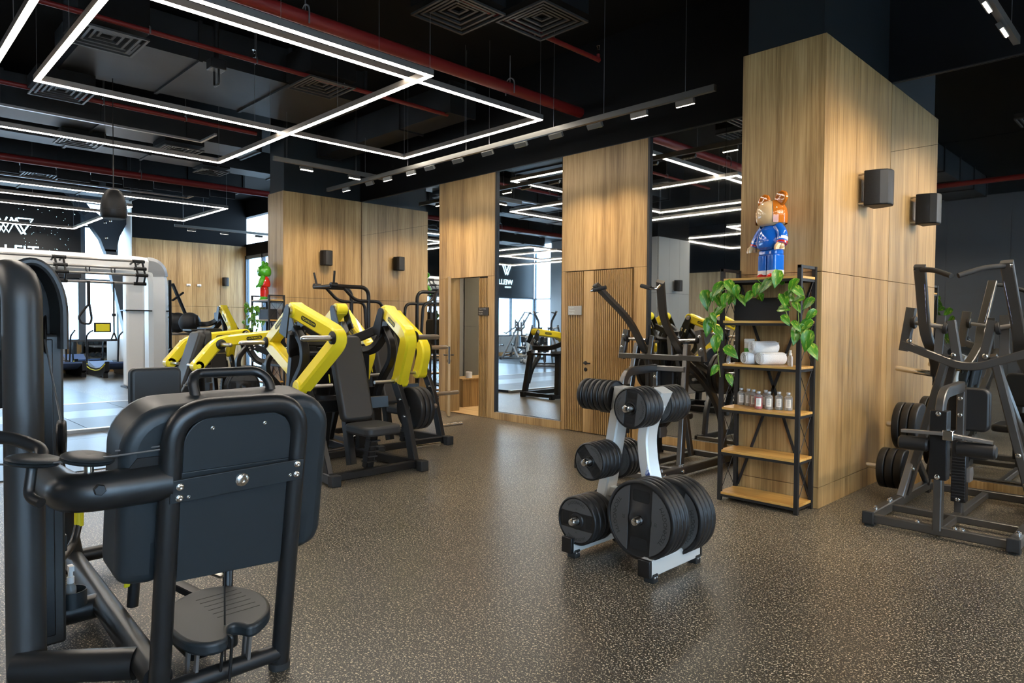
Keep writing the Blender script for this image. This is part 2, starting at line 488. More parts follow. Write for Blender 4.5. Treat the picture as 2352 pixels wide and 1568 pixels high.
ob('lock_rose', MB().cyl((-5.61,W1-.034,.825),(-5.61,W1-.02,.825),.026), M_BLACK, d2)
# open door leaf, swung into the room
def open_leaf():
    d = thing('door_1', None, None, (-8.45,W1-.03,0)); d['kind'] = 'structure'
    A = V((-8.45,W1-.03,0)); B = V((-7.955,6.51,0)); u = (B-A).normalized(); n = V((u.y,-u.x,0))   # n faces the camera side
    L = (B-A).length; z = V((0,0,1))
    def blk(a0,a1,b0,b1,z0,z1): 
        mb = MB(); q = [A+u*a+n*b+z*c for c in (z0,z1) for a, b in ((a0,b0),(a1,b0),(a1,b1),(a0,b1))]
        return mb.add(q, [[0,1,2,3],[4,5,6,7],[0,1,5,4],[1,2,6,5],[2,3,7,6],[3,0,4,7]])
    ob('leaf', blk(0,L,-.02,.02,.01,2.11), M_WOOD, d, smooth=False, bev=.002)
    ob('jamb', MB().box((-8.40,W1-.03,0),(-8.355,W1+.16,2.13)), M_WOOD, d, smooth=False)
    ob('lock_plate', blk(L,L+.003,-.012,.012,.80,1.06), M_BLACK, d, smooth=False)
    for s in (-1,1):
        ob('door_handle', MB().tube([A+u*(L-.05)+n*s*.02+z*.93, A+u*(L-.05)+n*s*.07+z*.93, A+u*(L-.16)+n*s*.07+z*.93], .009, .02), M_BLACK, d)
        ob('lock_rose', MB().cyl(A+u*(L-.05)+n*s*.018+z*.84, A+u*(L-.05)+n*s*.03+z*.84, .024), M_BLACK, d)
open_leaf()
# small room behind the open door
struct('wall_cloakroom', MB().box((-10.2,9.6,0),(-6.4,9.75,3)).box((-10.2,W1+.12,0),(-10.1,9.6,3)).box((-6.6,W1+.12,0),(-6.5,9.6,3)).box((-10.2,W1+.12,2.7),(-6.5,9.7,2.8)), M_GREYW, smooth=False)
fl = struct('floor_cloakroom', MB().box((-10.1,W1-.02,0),(-6.6,9.6,.006)), M_JOINT, smooth=False)
for i in range(16):
    x = -10.1+i*.22
    ob('plank', MB().box((x+.001,W1-.018,.006),(x+.219,9.6,.012)), M_DECK, fl, smooth=False)
cb = thing('cloakroom_cabinet', 'olive grey cabinet doors seen through the open timber door', 'cabinet', (-8.9,8.6,.012))
for x0, x1, cuts in ((-10.05,-9.45,(1.35,)),(-9.45,-8.9,(1.35,)),(-8.9,-8.3,(.95,)),(-8.3,-7.7,(.95,)),(-7.7,-7.1,(1.35,))):
    zs = [.02]+list(cuts)+[2.6]
    for a, b in zip(zs, zs[1:]): ob('cabinet_door', MB().box((x0+.003,8.6,a+.003),(x1-.003,8.62,b-.003)), M_CAB, cb, smooth=False, bev=.001)
ob('carcass', MB().box((-10.05,8.62,.012),(-7.1,9.58,2.62)), M_CAB, cb, smooth=False)
bench = thing('cloakroom_bench', 'low timber bench box beside the open door leaf', 'bench', (-8.75,7.9,.012))
ob('body', MB().box((-9.05,7.35,.012),(-8.62,8.55,.46)), M_WOOD, bench, smooth=False, bev=.003)
ob('bench_top', MB().box((-9.06,7.33,.46),(-8.61,8.56,.49)), M_WOOD, bench, smooth=False, bev=.003)
t = ob('toilet_roll', MB().lathe([(.018,0),(.055,0),(.055,.10),(.018,.10),(.018,0)], (-8.70,7.55,.49), (0,0,1), 20), M_TOWEL); tag(t, 'white paper roll standing on the bench behind the open door', 'paper roll')
lt = thing('cloakroom_light', 'round ceiling lamp in the small room behind the door', 'lamp', (-8.2,8.0,2.7))
ob('shade', MB().cyl((-8.2,8.0,2.66),(-8.2,8.0,2.7),.16,24), mat('lamp_disc', (1,1,1), .5, emit=(1,.85,.66), estr=130), lt)
# ---- door signs
def door_sign(x0, x1, z0, z1, m, label):
    s = thing('door_sign', label, 'sign', (x0,W1-.03,z0))
    ob('plate', MB().box((x0,W1-.034,z0),(x1,W1-.024,z1)), m, s, smooth=False, bev=.001)
    mb = MB(); y = W1-.0345
    text_line(mb, 'WELLFIT FITNESS' if m is M_SIGND else 'WELLFIT', (x0+.02,y,z1-.030), (1,0,0), (0,0,1), .019)
    text_line(mb, 'Fitness', (x0+.02,y,z0+.050), (1,0,0), (0,0,1), .030)
    text_line(mb, 'Studio', (x0+.02,y,z0+.016), (1,0,0), (0,0,1), .030)
    ob('lettering', mb, M_SIGNT, s, smooth=False)['kind'] = 'stuff'
door_sign(-7.70, -7.47, 1.53, 1.65, M_SIGND, 'dark door sign on the slats beside the open door')
door_sign(-5.91, -5.68, 1.53, 1.65, M_SIGNG, 'grey metal door sign on the slats beside the closed slatted door')

# ---- far end: timber wall, recess with glazed door, window facade
fw = struct('wall_far_timber', MB().box((-20.4,5.56,0),(-20.12,8.66,ZW)), M_JOINT, smooth=False)
ys = (5.55,6.33,7.10,7.88,8.65)
for a, b in zip(ys, ys[1:]):
    for p, q in ((0,1.83),(1.83,ZW)): ob('cladding_panel', MB().box((-20.12,a+.003,p+.003),(-20.09,b-.003,q-.003)), M_WOOD, fw, smooth=False, bev=.002)
struct('wall_far_return', MB().box((-21.3,5.53,0),(-20.09,5.56,ZC)), M_WHITEP, smooth=False)
struct('wall_far_upper', MB().box((-20.4,5.56,ZW),(-20.1,8.66,ZC)), M_BEAM, smooth=False)
struct('wall_recess', MB().box((-20.4,8.64,3.35),(-11.5,8.8,3.7)).box((-20.4,8.64,4.5),(-11.5,8.8,ZC)).box((-18.1,8.64,0),(-11.5,8.8,3.35)), M_BEAM, smooth=False)
struct('wall_recess_side', MB().box((-11.56,6.8,0),(-11.4,8.8,ZC)), M_BEAM, smooth=False)
gd = thing('door_3', None, None, (-19.0,8.64,0)); gd['kind'] = 'structure'
for a, b in (((-20.08,8.6,0),(-20.0,8.7,3.35)),((-18.98,8.6,0),(-18.9,8.7,3.35)),((-18.18,8.6,0),(-18.1,8.7,3.35)),((-20.08,8.6,3.25),(-18.1,8.7,3.35)),((-20.0,8.62,1.75),(-18.1,8.68,1.83)),((-20.0,8.62,0),(-18.1,8.68,.12))):
    ob('door_frame', MB().box(a, b), M_ALU, gd, smooth=False)
ob('door_glass', MB().box((-20.0,8.64,.12),(-18.98,8.652,1.75)).box((-20.0,8.64,1.83),(-18.98,8.652,3.25)), M_GLASS, gd, smooth=False)
ob('door_glass', MB().box((-18.9,8.64,.12),(-18.18,8.652,1.75)).box((-18.9,8.64,1.83),(-18.18,8.652,3.25)), M_GLASS, gd, smooth=False)
wn = 1
def window(n, ax, c, a0, a1, z0, z1, trans=()):
    """framed window in a wall: ax 'x' = wall at x=c, running along y"""
    w_ = thing('window_%d' % n, None, None, (0,0,0)); w_['kind'] = 'structure'
    def bx(p0, p1, q0, q1, t=.05):
        return MB().box((c-t,p0,q0),(c+t,p1,q1)) if ax == 'x' else MB().box((p0,c-t,q0),(p1,c+t,q1))
    f = .045
    zs = [z0]+list(trans)+[z1]
    ob('window_frame', bx(a0,a0+f,z0,z1), M_ALU, w_, smooth=False); ob('window_frame', bx(a1-f,a1,z0,z1), M_ALU, w_, smooth=False)
    for z in zs: ob('window_frame', bx(a0,a1,z-f/2,z+f/2), M_ALU, w_, smooth=False)
    for p, q in zip(zs, zs[1:]): ob('window_pane', bx(a0+f,a1-f,p+f/2,q-f/2,.005), M_GLASS, w_, smooth=False)
FX = -21.35
struct('wall_left_low', MB().box((FX-.15,-8.6,0),(FX+.06,5.6,.88)), M_DGREY, smooth=False)
lm = struct('wall_left_mirror', MB().box((FX+.05,-8.4,.16),(FX+.06,5.55,.84)), M_TRIM, smooth=False)
for i in range(9):
    ob('mirror_pane', MB().box((FX+.06,5.5-1.5*(i+1)+.003,.16),(FX+.066,5.5-1.5*i-.003,.84)), M_MIRROR, lm, smooth=False)
struct('baseboard_left', MB().box((FX+.05,-8.5,0),(FX+.09,5.6,.15)), M_WOOD, smooth=False)
struct('wall_left_upper', MB().box((FX-.15,-8.6,2.5),(FX+.02,4.64,ZC)), M_BEAM, smooth=False)
struct('wall_left_end', MB().box((FX-.15,4.60,.88),(FX+.08,4.70,ZC)).box((FX-.15,4.7,4.6),(FX+.05,5.6,ZC)), M_ALU, smooth=False)
window(1, 'x', FX, 4.70, 5.55, .88, 4.6, (2.52,3.95))
for i in range(9):
    window(2+i, 'x', FX, 4.62-1.47*(i+1), 4.62-1.47*i, .88, 2.5, ())
# back of the room (only the mirrors show it)
struct('wall_back', MB().box((-20.3,-8.75,0),(-14.2,-8.6,ZC)), M_LGREY, smooth=False)
bw = struct('wall_back_dark', MB().box((-8.2,-8.75,0),(6.9,-8.6,ZC)), M_DGREY, smooth=False)
for i in range(10):
    for p, q in ((0,2.3),(2.3,4.6)): ob('cladding_panel', MB().box((-8.2+1.5*i+.004,-8.6,p+.004),(-8.2+1.5*(i+1)-.004,-8.585,q-.004)), M_DGREY, bw, smooth=False)
struct('wall_back_timber', MB().box((-14.2,-8.75,0),(-8.2,-8.6,3.3)), M_WOOD, smooth=False)
struct('wall_back_band', MB().box((-14.2,-8.75,3.3),(-8.2,-8.6,ZC)), M_BEAM, smooth=False)
window(20, 'y', -8.65, -21.3, -20.3, .3, 4.6, (2.5,))
gc = struct('wall_column_grey', MB().box((-11.2,-2.2,0),(-9.6,-.75,ZC)), M_CEIL, smooth=False)
for a, b in ((-2.2,-1.72),(-1.72,-1.24),(-1.24,-.75)):
    for p, q in ((0,2.2),(2.2,3.6)): ob('cladding_panel', MB().box((-9.6,a+.003,p+.003),(-9.575,b-.003,q-.003)), M_GREYW, gc, smooth=False)
for a, b in ((-11.2,-10.4),(-10.4,-9.6)):
    for p, q in ((0,2.2),(2.2,3.6)): ob('cladding_panel', MB().box((a+.003,-.75,p+.003),(b-.003,-.725,q-.003)), M_GREYW, gc, smooth=False)
# right-hand daylight facade, outside the frame
struct('wall_right', MB().box((6.45,-8.7,0),(6.6,-7.6,ZC)).box((6.45,2.8,0),(6.6,7,ZC)).box((6.45,-7.6,4.2),(6.6,2.8,ZC)).box((6.45,-7.6,0),(6.6,2.8,.1)), M_DGREY, smooth=False)
for i in range(6): window(21+i, 'x', 6.5, -7.6+1.733*i, -7.6+1.733*(i+1), .1, 4.2, (2.4,))
# ---- tiled training floor and lifting platform on the left
tf = struct('floor_tiles', MB().box((-21.2,-8.5,0),(-7.35,3.35,.002)), M_TRIM, smooth=False)
tm = {}
for i in range(11):
    for j in range(10):
        x1 = -7.36-1.0*i; x0 = x1-.996; y1 = 3.34-1.0*j; y0 = y1-.996
        if -12.9 < (x0+x1)/2 < -9.9 and y1 > -1: continue
        if i > 6 and j > 5: continue
        o = ob('floor_tile', mesh_of(MB().box((0,0,0),(.996,.996,.006)), 'floor_tile', M_TILE, False) if not tm else tm['m'], M_TILE, tf); tm['m'] = o.data
        o.location = (x0, y0, .002)
lp = thing('lifting_platform', 'low lifting platform with dark and pale rubber strips framed by a pale metal edge', 'platform', (-11.4,1.5,.002))
ob('edge_strip', MB().box((-9.93,-.6,.002),(-9.84,4.1,.05)), M_STEEL, lp, smooth=False, bev=.004)
ob('edge_strip', MB().box((-13.0,-.6,.002),(-12.92,4.1,.05)), M_STEEL, lp, smooth=False, bev=.004)
for x0, x1, m in ((-11.05,-9.93,M_TILED),(-11.95,-11.05,M_TILEL),(-12.92,-11.95,M_TILED)):
    for j in range(5): ob('rubber_mat', MB().box((x0+.004,-.6+.94*j+.005,.002),(x1-.004,-.6+.94*(j+1)-.005,.045)), m, lp, smooth=False)
# ---- the black sign above the windows
sg = thing('wall_sign', 'large black sign panel with glowing pale blue emblem above the windows', 'sign', (-21.2,1.6,3.0))
ob('sign_panel', MB().box((-21.32,-2.0,2.55),(-21.2,4.62,4.55)), M_SCREEN, sg, smooth=False)
mb = MB(); x = -21.195
def stroke(pts, wd=.034):
    mb.sweep([(x,)+p for p in pts], rprof(wd,.01,.1), (1,0,0))
# emblem: interlaced W made of double lines
for dy in (0, .10):
    stroke([(2.72-dy*0+dy,4.03),(2.95+dy,3.62),(3.12+dy,4.0)]); 
stroke([(3.10,4.0),(3.32,3.60)]); stroke([(3.20,3.99),(3.40,3.60)])
stroke([(3.24,4.0),(3.56,4.0),(3.34,3.62)]); stroke([(2.60,4.03),(2.86,3.62),(3.02,4.0)])
ob('emblem', mb, M_NEON, sg, smooth=False)
mb = MB(); text_line(mb, 'WELLFIT', (-21.192,2.05,3.02), (0,1,0), (0,0,1), .42, .10)
ob('lettering', mb, M_NEON, sg, smooth=False)
mb = MB()
for i in range(60):
    yy = rnd.uniform(3.2,4.5); zz = rnd.uniform(3.2,4.4); r = rnd.uniform(.003,.008)
    mb.box((-21.199,yy,zz),(-21.19,yy+r*1.6,zz+r))
ob('star_dots', mb, M_NEON, sg, smooth=False)['kind'] = 'stuff'
# second sign on the same facade, seen only in the middle mirror
sg = thing('wall_sign', 'black sign panel with glowing lettering reflected in the middle mirror', 'sign', (-21.2,-6.5,3.0))
ob('sign_panel', MB().box((-21.32,-8.4,2.55),(-21.2,-4.2,4.55)), M_SCREEN, sg, smooth=False)
mb = MB(); text_line(mb, 'WELLFIT', (-21.192,-7.1,3.08), (0,1,0), (0,0,1), .30, .10)
ob('lettering', mb, M_NEON, sg, smooth=False)
mb = MB(); text_line(mb, 'FITNESS', (-21.192,-7.0,2.93), (0,1,0), (0,0,1), .09, .20)
ob('lettering', mb, M_NEON, sg, smooth=False)['kind'] = 'stuff'
mb = MB()
for dy in (0,.12): stroke([(-7.0+dy,3.95),(-6.8+dy,3.50),(-6.6+dy,3.95)], .04)
ob('emblem', mb, M_NEON, sg, smooth=False)
# leaning steel column with its forked head in front of the window
lc = thing('steel_column', 'dark leaning steel column with a forked head in front of the tall window', 'column', (-20.75,5.9,0))
X0 = -20.75
def sp(poly, t=.28, dx=0): return MB().prism(poly, (X0+dx,0,0), (0,1,0), (0,0,1), t)
ob('shaft', sp([(5.72,.0),(6.02,.0),(5.28,3.30),(5.02,3.30)]), M_SKYST, lc, smooth=False)
ob('fork_node', sp([(5.02,3.25),(5.28,3.25),(5.36,3.65),(5.62,4.2),(5.42,4.35),(5.30,4.12),(4.98,4.12),(4.72,4.32),(4.55,4.12),(4.92,3.55)]), M_SKYST, lc, smooth=False)
ob('fork_arm', sp([(5.42,4.15),(5.6,4.1),(5.95,5.0),(5.75,5.0)], .24, .02), M_SKYST, lc, smooth=False)
ob('fork_arm', sp([(4.55,4.12),(4.72,4.3),(4.2,5.0),(3.95,5.0)], .24, .02), M_SKYST, lc, smooth=False)
bolts(lc, [(X0+.28,5.02,4.0),(X0+.28,5.15,4.06),(X0+.28,5.05,3.6)], (1,0,0), .03, .02)
# ================================================================= ceiling: light frames, track, pipes, ducts
def hang(mb, x, y, z, top=ZC): mb.cyl((x,y,z),(x,y,top),.0022,6)
def led_frame(x0, x1, y0, y1, z, label, group, wires=True):
    t = thing('ceiling_light', label, 'ceiling light', (x0,y0,z), group)
    w_, h_ = .052, .062
    for a, b in (((x0,y0),(x1,y0)),((x1,y0),(x1,y1)),((x1,y1),(x0,y1)),((x0,y1),(x0,y0))):
        xa, xb = sorted((a[0],b[0])); ya, yb = sorted((a[1],b[1]))
        if xa == xb: p, q = (xa-w_/2,ya-w_/2), (xb+w_/2,yb+w_/2)
        else: p, q = (xa+w_/2,ya-w_/2), (xb-w_/2,yb+w_/2)
        pr = ob('profile', MB().box((p[0],p[1],z+.006),(q[0],q[1],z+h_)), M_LEDB, t, smooth=False)
        ob('diffuser', MB().box((p[0]+.004,p[1]+.004,z),(q[0]-.004,q[1]-.004,z+.006)), M_LED, pr, smooth=False)
    if wires:
        mb = MB(); n = max(2, int((x1-x0)/1.6)); k = max(2, int((y1-y0)/1.6))
        for i in range(n+1):
            for y in (y0,y1): hang(mb, x0+(x1-x0)*i/n, y, z+h_)
        for i in range(1, k):
            for x in (x0,x1): hang(mb, x, y0+(y1-y0)*i/k, z+h_)
        ob('suspension_wire', mb, M_CABLE, t, smooth=False)['kind'] = 'stuff'
G = 'rectangular LED frames hanging under the black ceiling'
led_frame(-10.05,-5.10,1.02,3.93, 3.70, 'large lower white LED frame nearest the camera, overlapping the second one', G)
led_frame(-8.12,-5.45,1.41,5.80, 3.765, 'white LED frame reaching towards the mirror wall, crossed by the nearest frame', G)
led_frame(-16.47,-14.0,1.5,5.62, 3.70, 'distant white LED frame with a corner in front of the far timber wall', G)
led_frame(-19.6,-14.95,.9,4.12, 3.66, 'farthest white LED frame with a corner in front of the black sign', G)
for k, (dx, dy) in enumerate(((0,-6.3),(-9.3,-6.3),(10.9,-5.0))):  # camera-side pair is added for front light, placed clear of view and mirrors
    led_frame(-10.05+dx,-5.10+dx,1.02+dy,3.93+dy, 3.70, 'white LED frame of the back room, '+('reflected in the mirrors, middle','reflected in the mirrors, window','camera')[k]+' side', G, False)
    led_frame(-8.12+dx,-5.45+dx,1.41+dy,4.8+dy, 3.765, 'crossing white LED frame of the back room, '+('reflected in the mirrors, middle','reflected in the mirrors, window','camera')[k]+' side', G, False)
led_frame(.7,4.6,.4,4.4, 3.70, 'white LED frame added outside the picture, right of the camera, to light the front', G, False)  # added out of view: brightens front floor, column side and foreground machine
led_frame(.7,4.6,4.75,6.45, 3.70, 'white LED frame added unseen by the right mirror end to light the timber column', G, False)  # added as well, unseen, for more light on the column side
# ---- light track in front of the mirror wall with linear spots
def spot_light(x, y, z, tx, ty, tz, power, size=1.25):
    l = bpy.data.lights.new('spot', 'SPOT'); l.energy = power; l.spot_size = size; l.spot_blend = .7; l.shadow_soft_size = .06
    l.color = (1.0,.80,.56)
    o = bpy.data.objects.new('spot_lamp', l); col.objects.link(o); o.location = (x,y,z)
    o.rotation_euler = (V((tx,ty,tz))-V((x,y,z))).to_track_quat('-Z','Y').to_euler()
    return o
def track_head(parent, x, y, z, ux, uy, tilt, on, nm='spot_head'):
    """small linear spot: a bar of lenses tilted under the track"""
    L = .10
    mb = MB(); u = V((ux,uy,0)); n = V((-uy,ux,0))
    d = (n*math.sin(tilt)+V((0,0,-1))*math.cos(tilt)).normalized(); s = u.cross(d)
    c = V((x,y,z)); 
    def blk(m_, c_, a, b, e):
        q = [c_+u*i*a+s*j*b+d*k*e for k in (-1,1) for i, j in ((-1,-1),(1,-1),(1,1),(-1,1))]
        m_.add(q, [[0,1,2,3],[4,5,6,7],[0,1,5,4],[1,2,6,5],[2,3,7,6],[3,0,4,7]])
    blk(mb, c, L, .018, .028)
    hd = ob(nm, mb, M_TRACK, parent, smooth=False, bev=.004)
    for i in range(10):
        mb = MB(); blk(mb, c+u*(-L+.01+i*.02)+d*.029, .007, .010, .002)
        ob('lens', mb, M_LEDS if on else M_CHROME, hd, smooth=False)
    return d
tr = thing('light_track', 'long black light track with small linear spots hanging in front of the mirror wall', 'track light', (-10.4,5.92,3.62))
ob('rail', MB().box((-10.5,5.90,3.625),(-3.3,5.945,3.685)), M_TRACK, tr, smooth=False)
mb = MB()
for x in (-9.6,-8.2,-6.9,-6.45,-5.35,-4.62,-3.62): hang(mb, x, 5.92, 3.685)
ob('suspension_wire', mb, M_CABLE, tr, smooth=False)['kind'] = 'stuff'
for i, x in enumerate((-3.62,-4.16,-4.74,-5.31,-5.88,-6.48,-7.07,-7.68,-8.12,-8.72,-9.2,-9.9)):
    on = i in (0,1,8,9,11)
    track_head(tr, x, 5.92, 3.585, 1, 0, .55 if not on else .15, on)
for x, tx in ((-5.0,-5.05),(-5.6,-5.65),(-7.75,-7.7),(-8.35,-8.4),(-3.9,-3.9)):
    spot_light(x, 5.92, 3.53, tx, W1, 1.9, SPOT)
for x, y, tx, ty in ((-3.5,5.6,-2.5,5.35),):
    spot_light(x, y, 3.53, tx, ty, 1.0, SPOT*.8)
t2 = thing('light_track', 'short black light track with linear spots at the top right corner', 'track light', (-1.1,4.6,3.65))
ob('rail', MB().box((-1.11,3.2,3.625),(-1.065,6.6,3.685)), M_TRACK, t2, smooth=False)
mb = MB(); hang(mb, -1.09, 5.4, 3.685); hang(mb, -1.09, 3.6, 3.685); hang(mb, -1.09, 6.4, 3.685)
ob('suspension_wire', mb, M_CABLE, t2, smooth=False)['kind'] = 'stuff'
for y in (4.3,4.9,5.52,6.08): track_head(t2, -1.09, y, 3.585, 0, 1, -.45, True)
for y, ty in ((4.7,5.7),(5.52,6.2),(6.1,6.5)): spot_light(-1.09, y, 3.53, -2.06, ty, 1.5, SPOT*.45, 1.7)
t5 = thing('light_track', 'light track added out of view right of the camera to brighten the timber column', 'track light', (1.5,5.0,3.65))
ob('rail', MB().box((1.48,3.6,3.625),(1.525,6.7,3.685)), M_TRACK, t5, smooth=False)
mb = MB(); hang(mb, 1.5, 3.8, 3.685); hang(mb, 1.5, 6.5, 3.685)
ob('suspension_wire', mb, M_CABLE, t5, smooth=False)['kind'] = 'stuff'
for y in (4.0,4.8,5.6,6.4):  # added spots on an unseen track, washing the column side evenly
    track_head(t5, 1.5, y, 3.585, 0, 1, -.6, True)
    spot_light(1.47, y, 3.53, -2.06, y*.35+4.0, 1.2, SPOT*1.5, 1.1).data.color = (1.0,.87,.70)
t3 = thing('light_track', 'black light track far back beside the distant timber wall', 'track light', (-17.5,7.0,3.7))
ob('rail', MB().box((-17.6,5.8,3.70),(-17.55,8.4,3.76)), M_TRACK, t3, smooth=False)
mb = MB(); hang(mb, -17.57, 6.0, 3.76); hang(mb, -17.57, 8.2, 3.76)
ob('suspension_wire', mb, M_CABLE, t3, smooth=False)['kind'] = 'stuff'
for y in (6.2,7.0,7.9): track_head(t3, -17.57, y, 3.66, 0, 1, .5, True)
for y in (6.3,7.1,7.9): spot_light(-17.6, y, 3.6, -20.1, y, 2.1, SPOT*.9)
t4 = thing('light_track', 'black light track above the distant left timber column', 'track light', (-9.3,5.0,3.65))
ob('rail', MB().box((-9.33,4.4,3.70),(-9.28,6.3,3.76)), M_TRACK, t4, smooth=False)
mb = MB(); hang(mb, -9.30, 4.6, 3.76); hang(mb, -9.30, 5.9, 3.76, 4.3)
ob('suspension_wire', mb, M_CABLE, t4, smooth=False)['kind'] = 'stuff'
for y in (4.9,5.7): track_head(t4, -9.30, y, 3.66, 0, 1, -.5, True)
for y in (5.6,6.2): spot_light(-9.3, y, 3.6, -10.98, y+.15, 1.7, SPOT*1.0)
# ---- red sprinkler pipes
def pipe(p, q, r, label, heads=(), end_up=True):
    t = thing('sprinkler_pipe', label, 'pipe', p, 'red sprinkler pipes under the ceiling')
    ob('pipe', MB().cyl(p, q, r, 14), M_RED, t)
    p, q = V(p), V(q)
    for f in heads:
        c = p.lerp(q, f)
        ob('pipe_clamp', MB().tube([c+V((r*1.1,0,-r)),c+V((r*1.1,0,r*1.3)),c+V((0,0,r*2)),c+V((-r*1.1,0,r*1.3)),c+V((-r*1.1,0,-r))], .008, r*.8, n=6).cyl(c+V((0,0,r)),c+V((0,0,r*2+.25)),.006,6), M_CABLE, t)
    return t
def sprinkler(parent, x, y, z):
    ob('sprinkler_head', MB().cyl((x,y,z),(x,y,z+.05),.012,8).cyl((x,y,z+.085),(x,y,z+.09),.022,10).tube([(x-.016,y,z+.045),(x-.018,y,z+.085)],.004,n=5).tube([(x+.016,y,z+.045),(x+.018,y,z+.085)],.004,n=5), M_CHROME, parent)
pipe((-5.75,-6,4.15),(-5.75,W1,4.15), .065, 'thick red pipe running across the ceiling above the nearest light frame', (.25,.5,.7,.9))
a = pipe((-4.72,1.0,4.3),(-4.72,5.96,4.3), .026, 'thin red pipe at the top centre, left of the big timber column', (.8,.6))
ob('riser', MB().cyl((-4.72,5.94,4.29),(-4.72,5.94,4.36),.02,10), M_RED, a); sprinkler(a, -4.72, 5.94, 4.36)
a = pipe((-7.45,.6,4.3),(-7.45,6.05,4.3), .026, 'thin red pipe running above the crossing of the two light frames', (.7,.5,.3))
ob('riser', MB().cyl((-7.45,6.03,4.29),(-7.45,6.03,4.36),.02,10), M_RED, a); sprinkler(a, -7.45, 6.03, 4.36)
sprinkler(a, -7.45, 3.3, 4.33)
pipe((-10.3,-.6,4.3),(-10.3,4.6,4.3), .03, 'thin red pipe on the left above the nearest light frame', (.6,.8))
pipe((-14.2,-6,4.15),(-14.2,6.6,4.15), .065, 'thick red pipe far back in front of the distant light frames', (.5,.8))
pipe((-6.5,-1.6,4.15),(5.5,-1.6,4.15), .05, 'red pipe behind the camera seen in the right mirror', (.5,))
# ---- ventilation: ducts and square diffusers
def duct(x0, x1, y0, y1, z0, z1, axis, label, step=1.1):
    t = thing('air_duct', label, 'air duct', (x0,y0,z0), 'black ducts under the ceiling')
    ob('duct_body', MB().box((x0,y0,z0),(x1,y1,z1)), M_DUCT, t, smooth=False)
    n = max(1, int(((x1-x0) if axis == 'x' else (y1-y0))/step))
    for i in range(n+1):
        e = .022
        if axis == 'x':
            c = x0+(x1-x0)*i/n; ob('duct_flange', MB().box((c-.02,y0-e,z0-e),(c+.02,y1+e,z1+e)), M_DUCT, t, smooth=False)
        else:
            c = y0+(y1-y0)*i/n; ob('duct_flange', MB().box((x0-e,c-.02,z0-e),(x1+e,c+.02,z1+e)), M_DUCT, t, smooth=False)
    return t
duct(-9.75,-8.2,1.9,5.2,4.42,4.85,'y','wide black duct inside the nearest light frame')
duct(-9.95,-9.2,-.6,1.2,4.45,4.9,'y','black duct at the upper left corner')
duct(-12.3,-11.5,.4,5.2,4.35,4.8,'y','black duct left of the pendant speaker')
duct(-13.4,-12.9,-2.0,6.2,4.3,4.7,'y','black duct behind the pendant speaker')
duct(-15.6,-15.0,-4.0,6.4,4.3,4.75,'y','distant black duct above the far light frames')
duct(-18.2,-17.4,-5.0,5.0,4.3,4.75,'y','farthest black duct near the sign')
duct(-10.9,-7.3,5.98,6.4,4.3,4.7,'x','black duct running along the mirror wall')
duct(-4.4,-3.6,-5.0,3.4,4.4,4.85,'y','black duct behind the thin red pipe',)
duct(-1.4,-.4,-6.0,3.8,4.3,4.8,'y','ribbed black duct seen in the right mirror', .5)
def diffuser(x, y, z, s, label, top=.4):
    t = thing('air_diffuser', label, 'air vent', (x,y,z), 'square ceiling air diffusers')
    h = s/2
    for i in range(5):
        a = h*(1-.19*i); b = a-h*.075; zz = z+.012*i
        mb = MB()
        for p, q in (((x-a,y-a),(x+a,y-b)),((x-a,y+b),(x+a,y+a)),((x-a,y-b),(x-b,y+b)),((x+b,y-b),(x+a,y+b))): mb.box((p[0],p[1],zz),(q[0],q[1],zz+.02))
        ob('louvre', mb, M_VENT, t, smooth=False)
    ob('plenum_box', MB().box((x-h,y-h,z+.075),(x+h,y+h,z+top)), M_CEIL, t, smooth=False)
    return t
for x, y, z, s, l in ((-7.75,1.93,4.2,.62,'square air diffuser inside the upper left corner of the nearest light frame'),(-9.95,1.98,4.2,.6,'square air diffuser just below the left corner of the second frame'),
    (-12.5,2.72,4.2,.6,'square air diffuser above the far red pipe on the left'),(-4.9,4.1,4.25,.62,'square air diffuser at the top centre, left one of two'),(-4.45,4.75,4.25,.62,'square air diffuser at the top centre, right one of two'),
    (-7.6,4.2,4.25,.6,'square air diffuser inside the second light frame'),(-15.9,2.8,4.2,.6,'square air diffuser at the left edge above the far frames'),(-11.9,4.0,4.2,.6,'square air diffuser above the far side of the nearest frame'),
    (-13.15,5.0,4.2,.5,'square air diffuser in front of the left timber column'),(-17.0,4.4,4.2,.55,'farthest square air diffuser near the pendant speaker'),(-1.6,2.2,4.2,.55,'square air diffuser seen only in the right mirror')):
    diffuser(x, y, z, s, l, .149 if (x in (-11.9,-12.5)) else (.099 if x in (-13.15,-1.6,-15.9) else (.219 if x == -9.95 else .4)))
# hanging black baffles far back (stepped panels)
bf = thing('ceiling_baffle', 'stepped black baffle hanging behind the far red pipe', 'baffle', (-14.6,2.0,3.9))
yy = 1.2
for i in range(9):
    ob('baffle_panel', MB().box((-14.62,yy,4.02-.05*(i % 2)),(-14.58,yy+.52,4.30)), M_BEAM, bf, smooth=False); yy += .54
# cable trays / unistrut
for x, y0, y1, l in ((-11.0,-2,4.0,'thin steel strut under the ceiling on the left'),(-16.2,1,5.6,'thin steel strut under the ceiling far back')):
    s = ob('ceiling_strut', MB().box((x,y0,4.18),(x+.045,y1,4.21)).box((x,y1,4.18),(x+.6,y1+.04,4.21)), M_GUNL); tag(s, l, 'strut', 'ceiling struts')
